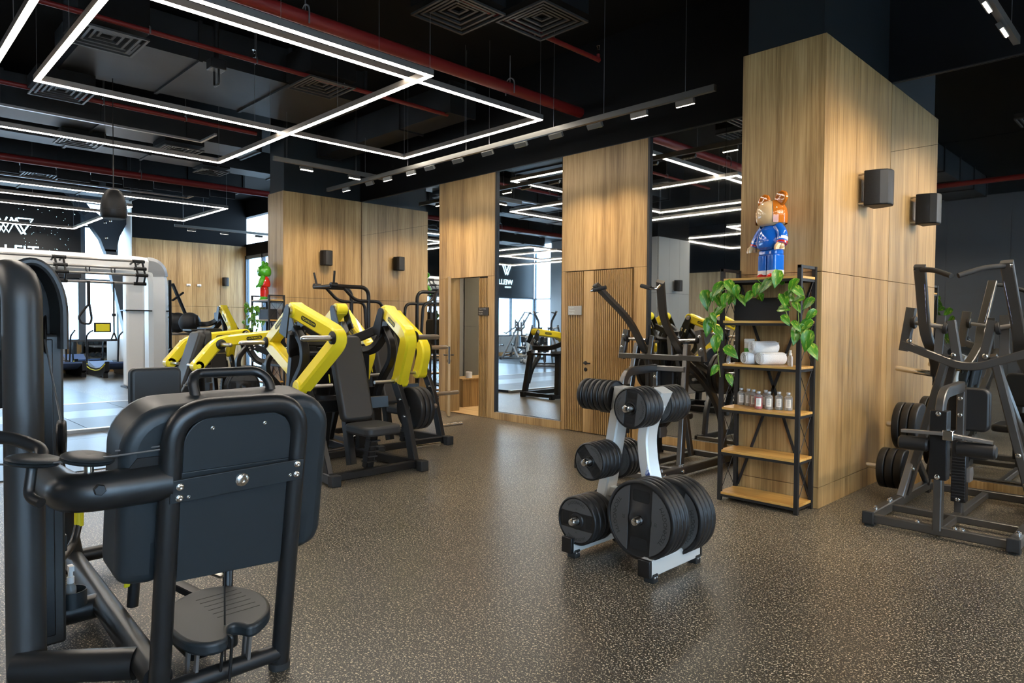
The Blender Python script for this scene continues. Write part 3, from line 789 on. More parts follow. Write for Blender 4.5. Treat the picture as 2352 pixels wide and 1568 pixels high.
# projector bracket hanging inside the first frame
pb = thing('ceiling_bracket', 'small black bracket hanging inside the nearest light frame', 'bracket', (-7.6,3.0,4.2))
ob('stem', MB().cyl((-7.6,2.95,4.25),(-7.6,2.95,ZC),.03,10), M_BLACK, pb); ob('head', MB().box((-7.68,2.87,4.14),(-7.52,3.03,4.25)), M_BLACK, pb, bev=.01)
ob('loop', MB().tube([(-7.66,2.95,4.14),(-7.66,2.95,3.98),(-7.54,2.95,3.98),(-7.54,2.95,4.14)],.012,.03), M_BLACK, pb)
# ---- pendant loudspeaker
ps = thing('pendant_speaker', 'black bell-shaped pendant loudspeaker hanging on the left', 'speaker', (-9.59,2.45,2.7))
c = V((-9.59,2.45,2.69))
ob('housing', MB().lathe([(0,.0),(.118,0),(.135,.006),(.145,.02),(.15,.06),(.148,.13),(.138,.21),(.118,.28),(.09,.335),(.06,.36),(0,.365)], c, (0,0,1), 32), M_SPK, ps)
ob('grille', MB().cyl(c-V((0,0,.004)), c+V((0,0,.004)), .12, 28), M_BLACKM, ps)
ob('seam_ring', MB().lathe([(.149,.10),(.152,.102),(.152,.106),(.148,.108)], c, (0,0,1), 32), M_BLACK, ps)
ob('cable', MB().cyl(c+V((0,0,.36)), (c.x,c.y,ZC), .006, 6), M_BLACK, ps)
# ================================================================= weight plates
PM = {}
def plate_meshes(R, t, num):
    k = (R, t, num)
    if k in PM: return PM[k]
    F_ = (0,-1,0); e = .008
    body = MB().lathe([(.026,-t/2),(R*.9,-t/2),(R-e,-t/2),(R-.002,-t/2+.004),(R,-t/2+e),(R,t/2-e),(R-.002,t/2-.004),(R-e,t/2),(R*.925,t/2),(R*.905,t/2-.008),(R*.33,t/2-.008),(R*.30,t/2-.001),(.028,t/2-.001),(.026,-t/2)], (0,0,0), F_, 56)
    body = mesh_of(body, 'plate_body', M_PLATE, True, 50)
    # two raised pads left and right of the slotted band
    pads = []
    for s in (0, PI):
        a1 = math.acos(.34/.885); n = 14
        arc = [(R*.885*math.cos(-a1+2*a1*i/n), R*.885*math.sin(-a1+2*a1*i/n)) for i in range(n+1)]
        hub = [(R*.36*math.cos(b), R*.36*math.sin(b)) for b in (math.radians(d) for d in (18,6,-6,-18))]
        poly = [(x, z) for x, z in arc]+[(R*.34,R*.34)]+[(max(p[0],R*.34),p[1]) for p in hub]+[(R*.34,-R*.34)]
        if s: poly = [(-x, z) for x, z in poly][::-1]
        pads.append(mesh_of(MB().prism(poly, (0,-(t/2-.009),0), (1,0,0), (0,0,1), .0075), 'pad', M_PLATEPAD, False))
    slots = [mesh_of(MB().prism(rrect(-R*.25,z-R*.15,R*.25,z+R*.15,R*.06), (0,-(t/2-.0105),0), (1,0,0), (0,0,1), .003), 'grip_slot', M_HOLE, False) for z in (R*.60,-R*.60)]
    y = -(t/2-.0005)
    lt = MB()
    for a in (0, PI): text_arc(lt, 'TECHNOGYM', (0,y,0), (1,0,0), (0,0,1), R*.745, a, R*.155, .10, True)
    for a in (0, PI): text_arc(lt, str(num), (0,y,0), (1,0,0), (0,0,1), R*.47, a, R*.10, .06, True)
    lt = mesh_of(lt, 'lettering', M_TRIM, False)
    PM[k] = (body, pads, slots, lt); return PM[k]
def plate(c, R, t, num, rz, spin, label, group, full):
    """a plate whose face looks along -Y, turned by rz about the vertical"""
    body, pads, slots, lt = plate_meshes(R, t, num)
    if not full:
        o = bpy.data.objects.new('weight_plate', body); col.objects.link(o)
        o.location = c; o.rotation_euler = (0,spin,rz); return tag(o, label, 'weight plate', group)
    p = thing('weight_plate', label, 'weight plate', (0,0,0), group)
    p.location = c; p.rotation_euler = (0,spin,rz)
    for nm, l in (('plate_body',[body]),('pad',pads),('grip_slot',slots),('lettering',[lt])):
        for m in l:
            o = bpy.data.objects.new(nm, m); col.objects.link(o); o.parent = p
            if nm == 'lettering': o['kind'] = 'stuff'
    return p
ORD = ('outermost','second','third','fourth','fifth','sixth','seventh')
def stack(front, d, n, R, t, num, where, group, rz, spin=None, fulls=1):
    """n plates from the outer end `front` inward along d; the outer face looks back along -d"""
    d = V(d).normalized()
    for i in range(n):
        c = V(front)+d*(t/2+i*(t+.0015))
        plate(c, R, t, num, rz, (spin if spin is not None else rnd.uniform(-.5,.5)) if i == 0 else rnd.uniform(-2,2),
              '%s black rubber plate, %s' % (ORD[i], where), group, i < fulls)
def pin(parent, p, q, r=.0245):
    p, q = V(p), V(q); d = (q-p).normalized(); L = (q-p).length
    ob('pin', MB().lathe([(0,0),(r,0),(r,L-.012),(r*.8,L-.003),(r*.4,L),(0,L)], p, d, 18), M_CHROME, parent)
    ob('pin_collar', MB().cyl(p, p+d*.012, r*1.7, 18), M_BLACK, parent)

# ---- weight tree in the middle of the floor
tree = thing('weight_tree', 'silver A-shaped weight tree loaded with black plates in the middle of the floor', 'weight rack', (-2.4,3.38,0))
YT = 3.38
for x, l in ((-2.12,'r'),(-2.675,'l')):
    ob('foot_bar', MB().box((x-.038,3.13,.035),(x+.038,3.64,.128)), M_SILVER, tree, bev=.006)
    for y0, y1 in ((3.105,3.132),(3.638,3.66)):
        ob('end_cap', MB().box((x-.039,y0,.034),(x+.039,y1,.129)), M_BLACK, tree, bev=.004)
    for yy in (3.16,3.61):
        ob('rubber_foot', MB().box((x-.018,yy-.025,0),(x+.045,yy+.025,.05)), M_RUB, tree, bev=.005)
        bolts(tree, [(x+.045,yy-.01,.032),(x+.045,yy+.012,.032)], (1,0,0), .005, .004)
up = (0,1,0)
ob('upright', MB().rtube([(-2.675,YT,.11),(-2.585,YT,.38),(-2.465,YT,1.035)], .072, .11, .12, up), M_SILVER, tree)
ob('upright', MB().rtube([(-2.12,YT,.11),(-2.15,YT,.25),(-2.275,YT,.56),(-2.30,YT,.80),(-2.185,YT,1.04)], .072, .11, .10, up, 6), M_SILVER, tree)
ob('crossbar', MB().box((-2.50,YT-.03,.93),(-2.19,YT+.03,1.0)), M_SILVER, tree, bev=.005)
ob('crossbar', MB().box((-2.56,YT-.025,.36),(-2.19,YT+.025,.42)), M_SILVER, tree, bev=.005)
ob('top_cap', MB().box((-2.50,YT-.052,1.03),(-2.43,YT+.052,1.038)), M_SILVER, tree)
ob('sticker', MB().prism([(-2.265,.55),(-2.215,.42),(-2.20,.47),(-2.25,.60)], (0,YT-.0565,0), (1,0,0), (0,0,1), .001), M_STICK, tree)
GT = 'plates on the weight tree'
yf = YT-.056; yb = YT+.056
def tree_stack(x, z, n, R, t, num, where, back=False, spin=None):
    y0 = yb if back else yf; s = 1 if back else -1
    pin(tree, (x,y0,z), (x,y0+s*(n*(t+.0015)+.055),z))
    if back:
        for i in range(n):
            plate((x,yb+.004+t/2+i*(t+.0015),z), R, t, num, 0, rnd.uniform(-.6,.6), '%s black rubber plate, %s' % (ORD[n-1-i], where), GT, i == 0)
    else: stack((x,yf-.004-n*(t+.0015),z), (0,1,0), n, R, t, num, where, GT, 0, spin)
tree_stack(-2.185, .325, 4, .225, .040, 20, 'big front stack at the foot of the weight tree', False, .05)
tree_stack(-2.185, .29, 4, .225, .040, 20, 'big rear stack at the foot of the weight tree', True)
tree_stack(-2.62, .235, 4, .148, .046, 10, 'lower left front stack of the weight tree', False, PI/2)
tree_stack(-2.64, .235, 4, .145, .046, 10, 'lower left rear stack of the weight tree', True)
tree_stack(-2.53, .605, 5, .113, .036, 5, 'middle left front stack of the weight tree', False, -.75)
tree_stack(-2.565, .575, 4, .12, .036, 5, 'middle left rear stack of the weight tree', True)
tree_stack(-2.255, .945, 4, .118, .040, 5, 'top front stack of the weight tree', False, .1)
tree_stack(-2.27, .94, 5, .112, .040, 5, 'top rear stack of the weight tree', True)
pin(tree, (-2.50,YT,.975), (-2.78,YT,.975))
for i in range(6): plate((-2.53-.042*i,YT,.975), .098, .037, 3, PI/2, rnd.uniform(-2,2), '%s small black plate on the left-pointing pin of the weight tree' % ORD[5-i], GT, False)

# ================================================================= plate-loaded pulldown machines in front of the mirrors
def cap(parent, c, w_, d=(1,0,0)): pass
def seat_column(t, xc):
    """front knee post, rear post, sleeves, rollers, seat and pad (shared by both pulldown machines)"""
    X = lambda a: xc+a
    ob('knee_post', MB().rtube([(X(0),5.20,.06),(X(0),5.20,.97),(X(0),5.74,.985)], .075, .05, .16, (1,0,0), 8), M_GUN, t)
    ob('rear_post', MB().bar((X(0),5.76,.02),(X(0),5.76,.96), .07, .05, (1,0,0)), M_GUN, t)
    ob('sleeve', MB().box((X(-.052),5.155,.40),(X(.052),5.245,.86)), M_BLACK, t, bev=.006)
    ob('sleeve', MB().box((X(-.046),5.715,.15),(X(.046),5.80,.60)), M_BLACK, t, bev=.006)
    for i in range(14): ob('sleeve_rib', MB().box((X(-.04),5.709,.18+.022*i),(X(.04),5.716,.188+.022*i)), M_BLACKM, t, smooth=False)
    bolts(t, [(X(0),5.155,.84),(X(0),5.155,.42),(X(0),5.715,.58),(X(0),5.715,.17),(X(0),5.725,.9),(X(0),5.725,.78)], (0,-1,0), .014, .01)
    ob('roller_bar', MB().rtube([(X(-.22),5.19,.70),(X(.03),5.13,.715),(X(.30),5.17,.685)], .045, .022, .03), M_GUNL, t)
    ob('clamp', MB().box((X(.035),5.11,.675),(X(.095),5.19,.74)), M_CHROME, t, bev=.004)
    for a0, a1, y in ((-.235,-.055,5.17),(.10,.32,5.17)):
        r = .048
        ob('roller_pad', MB().lathe([(0,0),(r-.012,0),(r,.012),(r,a1-a0-.012),(r-.012,a1-a0),(0,a1-a0)], (X(a0),y,.625), (1,0,0), 24), M_VINYL, t)
    ob('seat', MB().prism(rrect(-.15,0,.15,.40,.06), (X(0),5.84,.45), (1,0,0), (0,1,0), .065), M_VINYL, t, bev=.02, seg=3)
    ob('seat_bracket', MB().bar((X(0),5.79,.34),(X(0),6.0,.45), .05, .04), M_GUN, t); ob('seat_lock', MB().prism([(0,0),(.10,0),(.12,.05),(.10,.1),(0,.1)], (X(.045),5.74,.30), (0,1,0), (0,0,1), .02), M_GUNL, t)
    ob('back_pad', MB().prism(rrect(-.135,.66,.135,.975,.05), (X(.03),5.87,0), (1,0,0), (0,0,1), .075), M_VINYL, t, bev=.018, seg=3)
    ob('pad_plate', MB().box((X(-.09),5.868,.70),(X(.15),5.876,.95)), M_BLACKM, t)
def base_frame(t, xc, hw, y0, y1):
    X = lambda a: xc+a
    ob('front_bar', MB().bar((X(-hw),y0,.055),(X(hw),y0,.055), .05, .06), M_GUN, t)
    ob('cross_bar', MB().bar((X(-hw),y0+.42,.055),(X(hw),y0+.42,.055), .045, .05), M_GUN, t)
    ob('rear_bar', MB().bar((X(-hw-.03),y1,.055),(X(hw+.03),y1,.055), .05, .06), M_GUN, t)
    ob('spine_bar', MB().bar((X(0),y0,.05),(X(0),y1,.05), .05, .05), M_GUN, t)
    for s in (-1,1):
        ob('side_bar', MB().bar((X(s*hw),y0-.03,.062),(X(s*hw),y1,.062), .06, .075), M_GUN, t)
        ob('end_cap', MB().box((X(s*hw-.036),y0-.055,.02),(X(s*hw+.036),y0-.028,.106)), M_RUB, t, bev=.005)
        ob('end_cap', MB().box((X(s*(hw+.03)-.008),y1-.033,.02),(X(s*(hw+.03)+.02),y1+.033,.09)), M_RUB, t, bev=.004)
        bolts(t, [(X(s*hw),y0+.12,.10),(X(s*hw),y0+.42,.10),(X(s*hw),y0+.46,.10)], (0,0,1), .016, .014)
        bolts(t, [(X(s*hw+s*.031),y0+.12,.06),(X(s*hw+s*.031),y0+.42,.06)], (s,0,0), .016, .016)
        ob('rubber_foot', MB().box((X(s*hw-.03),y0-.02,0),(X(s*hw+.03),y0+.05,.026)), M_RUB, t); ob('rubber_foot', MB().box((X(s*hw-.03),y1-.05,0),(X(s*hw+.03),y1+.02,.026)), M_RUB, t)
    bolts(t, [(X(a),y0,.086) for a in (-.12,.1,.14)], (0,0,1), .014, .012)
# machine between weight tree and mirror
xc = -3.80
m5 = thing('pulldown_machine', 'dark grey plate-loaded pulldown machine behind the weight tree, in front of the mirror', 'gym machine', (xc,5.8,0))
base_frame(m5, xc, .42, 5.10, 6.48); seat_column(m5, xc)
for s in (-1,1):
    X = lambda a: xc+s*a
    ob('front_post', MB().bar((X(.36),5.62,.09),(X(.285),5.84,1.22), .07, .05, (1,0,0)), M_GUN, m5)
    ob('rear_post', MB().rtube([(X(.40),6.38,.09),(X(.385),6.36,.48),(X(.33),6.18,.80),(X(.20),5.86,1.10)], .065, .05, .2, (1,0,0)), M_GUN, m5)
    ob('brace', MB().bar((X(.25),6.0,.12),(X(.17),5.86,1.12), .05, .045, (1,0,0)), M_GUN, m5)
    ob('end_plate', MB().bar((X(.475),5.82,1.06),(X(.418),5.83,1.36), .065, .05, (0,1,0)), M_GUN, m5)
    ob('inner_plate', MB().bar((X(.125),5.82,1.09),(X(.10),5.83,1.30), .05, .045, (0,1,0)), M_GUN, m5)
    ob('pivot_rod', MB().cyl((X(.44),5.83,1.27),(X(.08),5.83,1.25),.017), M_CHROME, m5)
    ob('bearing', MB().cyl((X(.40),5.83,1.27),(X(.435),5.83,1.27),.045), M_BLACKM, m5); ob('bearing', MB().cyl((X(.135),5.83,1.25),(X(.165),5.83,1.25),.045), M_BLACKM, m5)
    arm = ob('lift_arm', MB().rtube([(X(.37),5.235,1.80),(X(.195),5.56,1.46),(X(.21),5.86,1.14)], .038, .075, .16, (1,0,0), 8), M_GUN, m5)
    g = [(X(.36),5.22,1.76),(X(.345),5.19,1.735),(X(.30),5.20,1.745)]
    ob('grip_mount', MB().tube([(X(.372),5.235,1.77),(X(.375),5.17,1.73),(X(.315),5.15,1.74)], .013, .04), M_CHROME, m5)
    ob('grip', MB().tube([(X(.325),5.155,1.738),(X(.20),5.19,1.765)], .0185), M_RUB, m5)
    ob('load_lever', MB().rtube([(X(.21),5.86,1.20),(X(.30),6.05,1.02),(X(.36),6.22,.92)], .04, .07, .06, (1,0,0)), M_GUN, m5)
    pin(m5, (X(.38),6.22,.93), (X(.66),6.22,.93))
    bolts(m5, [(X(.44),5.80,1.30),(X(.46),5.80,1.18),(X(.29),5.81,1.16)], (0,-1,0), .014, .012)
ob('top_crossbar', MB().bar((xc-.475,5.80,1.09),(xc+.475,5.80,1.09), .05, .055), M_GUN, m5)
ob('knee_crossbar', MB().bar((xc,5.74,.985),(xc+.31,5.76,.985), .05, .05), M_GUNL, m5)
for s in (-1,1):
    for i in range(2 if s > 0 else 1): plate((xc+s*(.42+.05*i),6.22,.93), .20, .046, 15, PI/2*s, .4+i, ('outer','inner')[i] + ' black plate on the %s arm of the pulldown machine behind the weight tree' % ('left' if s < 0 else 'right'), 'plates on the pulldown machines', i == 0)
# machine at the right edge
xc = -1.22
m6 = thing('pulldown_machine', 'dark grey plate-loaded pulldown machine at the right edge beside the timber column', 'gym machine', (xc,5.8,0))
base_frame(m6, xc, .42, 5.20, 6.62); seat_column(m6, xc)
for s in (-1,1):
    X = lambda a: xc+s*a
    ob('front_post', MB().bar((X(.41),6.0,.09),(X(.15),5.99,1.20), .075, .055, (1,0,0)), M_GUN, m6)
    ob('rear_post', MB().bar((X(.40),6.55,.09),(X(.12),6.08,1.2), .065, .05, (1,0,0)), M_GUN, m6)
    ob('brace', MB().bar((X(.34),6.02,.36),(X(.40),6.5,.12), .045, .045, (1,0,0)), M_GUN, m6)
    ob('plate_post', MB().bar((X(.41),5.86,.09),(X(.36),6.08,.50), .06, .05, (1,0,0)), M_GUNL, m6)
    ob('end_plate', MB().bar((X(.445),5.99,1.22),(X(.40),6.0,1.56), .07, .05, (0,1,0)), M_GUN, m6)
    ob('inner_plate', MB().bar((X(.075),5.985,1.13),(X(.13),6.0,1.46), .06, .045, (0,1,0)), M_GUN, m6)
    ob('mid_plate', MB().bar((X(.21),5.985,1.17),(X(.20),6.02,1.50), .06, .02, (0,1,0)), M_GUN, m6)
    ob('pivot_rod', MB().cyl((X(.42),6.0,1.45),(X(.11),6.0,1.40),.017), M_GUNL, m6)
    ob('bearing', MB().cyl((X(.365),6.0,1.445),(X(.40),6.0,1.447),.05), M_BLACKM, m6); ob('bearing', MB().cyl((X(.15),6.0,1.40),(X(.18),6.0,1.405),.045), M_BLACKM, m6)
    ob('lift_arm', MB().rtube([(X(.262),5.66,1.86),(X(.295),5.97,1.36),(X(.275),6.13,1.20)], .045, .075, .14, (1,0,0), 8), M_GUN, m6)
    ob('sticker', MB().bar((X(.2415),5.73,1.74),(X(.268),5.92,1.45), .055, .001, (-s,0,0)), M_STICK, m6)
    ob('grip', MB().tube([(X(.25),5.66,1.83),(X(.15),5.585,1.82),(X(.02),5.49,1.765)], .0185, .06), M_RUB, m6)
    bolts(m6, [(X(.285),5.655,1.83)], (s,0,0), .014, .014)
    ob('load_lever', MB().rtube([(X(.275),6.1,1.24),(X(.30),6.3,1.1),(X(.33),6.42,1.02)], .045, .07, .05, (1,0,0)), M_GUN, m6)
    pin(m6, (X(.33),6.42,1.02), (X(.62),6.40,1.06))
    pin(m6, (X(.43),6.22,.235), (X(.78),6.22,.235)); pin(m6, (X(.40),6.52,.56), (X(.72),6.52,.56))
    bolts(m6, [(X(.40),5.96,1.30),(X(.10),5.955,1.2),(X(.31),5.96,.5),(X(.36),5.96,.3)], (0,-1,0), .016, .016)
    n = 3
    for i in range(n):
        side = 'left' if s < 0 else 'right'
        plate((X(.50+.064*i),6.22,.235), .165, .058, 10, PI/2*s, rnd.uniform(-2,2), '%s plate of the lower %s stack on the right-edge pulldown machine' % (ORD[n-1-i], side), 'plates on the pulldown machines', i == n-1)
        plate((X(.47+.064*i),6.52,.56), .20, .058, 15, PI/2*s, rnd.uniform(-2,2), '%s plate of the upper %s stack on the right-edge pulldown machine' % (ORD[n-1-i], side), 'plates on the pulldown machines', i == n-1)
ob('top_crossbar', MB().rtube([(xc-.46,5.99,1.275),(xc-.06,5.97,1.12),(xc+.06,5.97,1.12),(xc+.46,5.99,1.275)], .05, .06, .12), M_GUN, m6)

# ================================================================= shelf unit with X-braced back
def shelf_unit(name, label, x0, x1, y0, y1, H_, zs):
    t = thing(name, label, 'shelf', ((x0+x1)/2,(y0+y1)/2,0)); p = .030
    for x in (x0,x1-p):
        for y in (y0,y1-p):
            h = H_
            ob('post', MB().box((x,y,0),(x+p,y+p,h)), M_BLACKM, t, smooth=False)
        ob('top_rail', MB().box((x+.004,y0,H_-.022),(x+p-.004,y1,H_)), M_BLACKM, t, smooth=False)
        for i in range(len(zs)-1):
            a, b = zs[i+1], zs[i]
            ob('wire_brace', MB().cyl((x+p/2,y0+p,a),(x+p/2,y1-p,b-.03),.0028,6).cyl((x+p/2,y1-p,a),(x+p/2,y0+p,b-.03),.0028,6), M_BLACKM, t, smooth=False)
    for i, z in enumerate(zs):
        ob('shelf_board', MB().box((x0+.004,y0+.001,z-.018),(x1-.004,y1-.004,z)), M_WOODH, t, smooth=False, bev=.0015)
        for y in (y0,y1-.02): ob('shelf_rail', MB().box((x0+p,y+.002,z-.038),(x1-p,y+.018,z-.019)), M_BLACKM, t, smooth=False)
        for x in (x0,x1-p): ob('shelf_rail', MB().box((x+.006,y0+p,z-.038),(x+p-.006,y1-p,z-.019)), M_BLACKM, t, smooth=False)
    yb_ = y1-.006
    for a, b in (((x0+.03,zs[0]-.04),(x1-.03,zs[5]+.02)),((x1-.03,zs[0]-.04),(x0+.03,zs[5]+.02))):
        ob('back_brace', MB().bar((a[0],yb_,a[1]),(b[0],yb_,b[1]), .022, .010, (0,1,0)), M_BLACKM, t, smooth=False)
    return t
ZS = (1.785,1.45,1.105,.755,.41,.07)
shelf_unit('shelf_unit', 'black metal shelf with timber boards in front of the right timber column', -2.745, -2.095, 5.05, 5.342, 1.865, ZS)
shelf_unit('shelf_unit', 'black metal shelf with timber boards by the distant left timber column', -11.58, -10.90, 5.06, 5.352, 1.865, ZS)
# ================================================================= big cable machine in the left foreground
fm = thing('cable_machine', 'large graphite cable machine with a framed back panel in the left foreground', 'gym machine', (-2.8,.9,0))
LX = lambda z: -2.63+.165*z          # the back frame leans
def fp(y, z, d=0): return (LX(z)+d*.986, y, z-d*.163)
ob('back_frame', MB().tube([fp(.80,.03),fp(.80,1.115),fp(1.262,1.115),fp(1.262,.03)], .036, .13, 18, seg=10), M_FM, fm)
ob('base_tube', MB().tube([fp(.80,.075),fp(1.262,.075)], .033, n=16), M_FM, fm)
for y in (.80,1.262): ob('foot', MB().cyl((LX(0),y,0),(LX(0),y,.035),.042,18), M_RUB, fm)
def leaning(poly, d, t): # polygon (y,z) on the leaning plane, d in front of the tube axis
    mb = MB(); k = len(poly)
    a = [V(fp(y,z,d)) for y, z in poly]; n = V((.986,0,-.163))*t
    return mb.add(a+[p+n for p in a], [list(range(k))[::-1],[k+i for i in range(k)]]+[[i,(i+1)%k,k+(i+1)%k,k+i] for i in range(k)])
def arch(y0, y1, z0, z1, r, n=8):
    return [(y0,z0),(y1,z0)]+[(y1-r+r*math.cos(PI/2*i/n), z1-r+r*math.sin(PI/2*i/n)) for i in range(n+1)]+[(y0+r+r*math.cos(PI/2+PI/2*i/n), z1-r+r*math.sin(PI/2+PI/2*i/n)) for i in range(n+1)]
ob('back_panel', leaning(arch(.835,1.228,.895,1.085,.095), .004, .008), M_FMD, fm, bev=.003)
ob('back_panel', leaning([(.832,.495),(1.226,.475),(1.228,.895),(.834,.895)], .004, .006), M_FMD, fm, bev=.003)
ob('strap_plate', leaning([(.79,.80),(1.275,.815),(1.275,.895),(.79,.882)], .033, .008), M_FMD, fm, bev=.002)
nrm = (.986,0,-.163)
bolts(fm, [fp(.82,.858,.041),fp(.82,.818,.041),fp(1.248,.878,.041),fp(1.248,.838,.041)], nrm, .0105, .010)
bolts(fm, [fp(.85,.818,.041),fp(1.222,.838,.041)], nrm, .005, .006); bolts(fm, [fp(1.035,.85,.041)], nrm, .020, .012)
bolts(fm, [fp(.93,1.045,.012),fp(1.12,1.045,.012)], nrm, .006, .006)
# rounded plastic cover behind the frame
cov = [(.655,.50),(.80,.478),(.80,.60),(1.30,.60),(1.30,.47),(1.405,.50),(1.42,.56)]+[(1.42-.14+.14*math.cos(PI/2*i/8), 1.125-.14+.14*math.sin(PI/2*i/8)) for i in range(9)]+[(.81+.155*math.cos(PI/2+PI/2*i/8), 1.118-.155+.155*math.sin(PI/2+PI/2*i/8)) for i in range(9)]
ob('rear_cover', leaning(cov, -.25, .225), M_FMD, fm, bev=.045, seg=4)
ob('cable_slot', leaning([(.66,.90),(.80,.91),(.80,.955),(.70,.955)], -.024, .004), M_HOLE, fm)
ob('handle', MB().tube([(-2.60,.935,1.10),(-2.635,.928,1.20),(-2.665,.955,1.222),(-2.665,1.185,1.222),(-2.635,1.222,1.19),(-2.60,1.228,1.10)], .0185, .045, 16), M_FM, fm)
bolts(fm, [(-2.58,.935,1.125),(-2.58,1.228,1.125)], (1,0,0), .005, .004)
# tower: thick bent tube, arched casing, weight housing
ob('tower_tube', MB().tube([(-3.2,.50,.02),(-3.2,.50,1.585),(-3.42,.46,1.60),(-3.5,.44,1.4)], .066, .12, 28, seg=12), M_TOWER, fm)
arc = [(-3.42,.55+.11*math.cos(a), 1.44+.215*math.sin(a)) for a in (PI*1.04*i/20-.02 for i in range(21))]
ob('arched_casing', MB().sweep([(-3.42,.66,1.30)]+arc+[(-3.42,.44,1.30)], rprof(.24,.03,.3), (0,1,0)), M_TOWER, fm)
ob('casing_liner', MB().prism([(.66,1.05),(.66,1.44)]+[(.55+.11*math.cos(PI*i/12), 1.44+.21*math.sin(PI*i/12)) for i in range(1,12)]+[(.44,1.44),(.44,1.05)], (-3.53,0,0), (0,1,0), (0,0,1), .02), M_TRIM, fm)
ob('weight_housing', MB().box((-3.50,.585,.05),(-3.37,.668,1.36)), M_TOWER, fm, bev=.012)
ob('housing_rail', MB().box((-3.37,.585,.10),(-3.345,.625,1.34)), M_FM, fm, bev=.004)
ob('weight_housing', MB().box((-3.52,.33,.05),(-3.36,.42,1.36)), M_FMD, fm, bev=.012)
ob('top_pulley', MB().lathe([(.02,-.012),(.075,-.012),(.082,-.008),(.070,0),(.082,.008),(.075,.012),(.02,.012)], (-3.36,.595,1.36), (.2,.98,0), 28), M_BLACK, fm)
# horizontal arm joining tower and frame, with two flat pulleys
ob('link_arm', MB().tube([(-2.505,.80,.865),(-2.52,.515,.862),(-2.78,.535,.84),(-3.2,.57,.80)], .064, .13, 24, seg=10), M_FM, fm)
ob('link_bolt', MB().cyl((-2.445,.575,.885),(-2.425,.575,.885),.018,6), M_FM, fm)
def flat_pulley(x, y, z, tilt):
    a = V((tilt,.12,1)).normalized()
    ob('pulley', MB().lathe([(0,.012),(.045,.017),(.072,.010),(.078,.004),(.070,0),(.078,-.004),(.072,-.010),(.03,-.016),(0,-.016)], (x,y,z), a, 32), M_FMD, fm)
flat_pulley(-2.63,.435,.968,.05); flat_pulley(-2.555,.57,.968,.1)
ob('pulley_stem', MB().cyl((-2.55,.572,.90),(-2.55,.572,.97),.014,12), M_CHROME, fm)
ob('pulley_bracket', MB().tube([(-2.62,.43,.955),(-2.60,.415,.86),(-2.55,.44,.845)], .016, .04), M_FM, fm)
ob('swivel_arm', MB().tube([(-2.9,.22,1.03),(-2.78,.40,1.03),(-2.70,.47,.99),(-2.66,.46,.96)], .022, .06), M_FM, fm)
ob('side_pulley', MB().lathe([(.02,-.014),(.062,-.014),(.068,-.008),(.058,0),(.068,.008),(.062,.014),(.02,.014)], (-2.95,.575,.985), (.25,.97,0), 28), M_BLACK, fm)
ob('side_pulley', MB().lathe([(.02,-.014),(.062,-.014),(.068,-.008),(.058,0),(.068,.008),(.062,.014),(.02,.014)], (-2.84,.31,1.03), (.2,.98,0), 28), M_BLACK, fm)
ob('steel_cable', MB().tube([(-2.47,.79,.985),(-2.50,.64,.975),(-2.56,.50,.965),(-2.60,.40,.962),(-2.75,.25,.97)], .0032, n=6), M_CABLE, fm)
ob('steel_cable', MB().tube([(-2.475,.79,.994),(-2.535,.645,.985)], .0032, n=6), M_CABLE, fm)
ob('steel_cable', MB().tube([(-3.28,.585,1.34),(-3.0,.585,1.03)], .0035, n=6), M_CABLE, fm)
ob('steel_cable', MB().tube([(-2.575,1.02,.50),(-2.60,1.03,.12)], .0032, n=6), M_BLACK, fm)
# floor frame
ob('floor_tube', MB().tube([(-2.68,.815,.10),(-4.45,.90,.10)], .052, n=20), M_FM, fm)
ob('floor_tube', MB().tube([(-3.15,.46,.09),(-2.88,.80,.09)], .060, n=20), M_FM, fm)
ob('floor_tube', MB().tube([(-3.60,.55,.09),(-3.60,.84,.09)], .055, n=20), M_FM, fm)
ob('floor_tube', MB().tube([(-4.43,.9,.09),(-4.43,1.35,.09)], .04, n=16), M_FM, fm)
ob('rear_leg', MB().tube([(-4.38,.90,.09),(-4.30,.78,.75)], .055, n=18), M_FM, fm)
for x, y in ((-4.45,.9),(-4.43,1.33),(-3.6,.55)): ob('foot', MB().cyl((x,y,0),(x,y,.05),.035,14), M_RUB, fm)
ob('handle_bar', MB().tube([(-3.45,.60,.30),(-3.75,.72,.29),(-3.86,.80,.33),(-3.9,.83,.42)], .018, .07), M_FM, fm)
ob('handle_grip', MB().tube([(-3.895,.828,.40),(-3.905,.834,.56)], .021), M_YELT, fm)
ob('pedal_tab', MB().bar((-3.25,.895,.40),(-3.30,.88,.25), .022, .012), M_YELT, fm)
ob('pin_holder', MB().box((-3.50,.60,.43),(-3.40,.68,.50)), M_FMD, fm, bev=.004)
# bottle cup with spray bottle
ob('cup_holder', MB().sweep([(-3.50+.06*math.cos(2*PI*i/24),.715+.055*math.sin(2*PI*i/24),.19) for i in range(24)], rprof(.004,.07,.2), (0,0,1), True).prism([(.055*math.cos(2*PI*i/20),.05*math.sin(2*PI*i/20)) for i in range(20)], (-3.5,.715,.158), (1,0,0), (0,1,0), .004), M_FMD, fm)
sb = thing('spray_bottle', 'small clear spray bottle with white pump in the cup of the foreground machine', 'bottle', (-3.5,.71,.162))
ob('body', MB().lathe([(0,0),(.02,0),(.022,.004),(.022,.075),(.012,.09),(.011,.10)], (-3.5,.71,.162), (0,0,1), 16), M_BOTTLE, sb)
ob('pump', MB().cyl((-3.5,.71,.255),(-3.5,.71,.285),.015,14).cyl((-3.5,.71,.285),(-3.5,.71,.315),.010,12).box((-3.515,.70,.312),(-3.475,.72,.335)), M_PLASTW, sb)
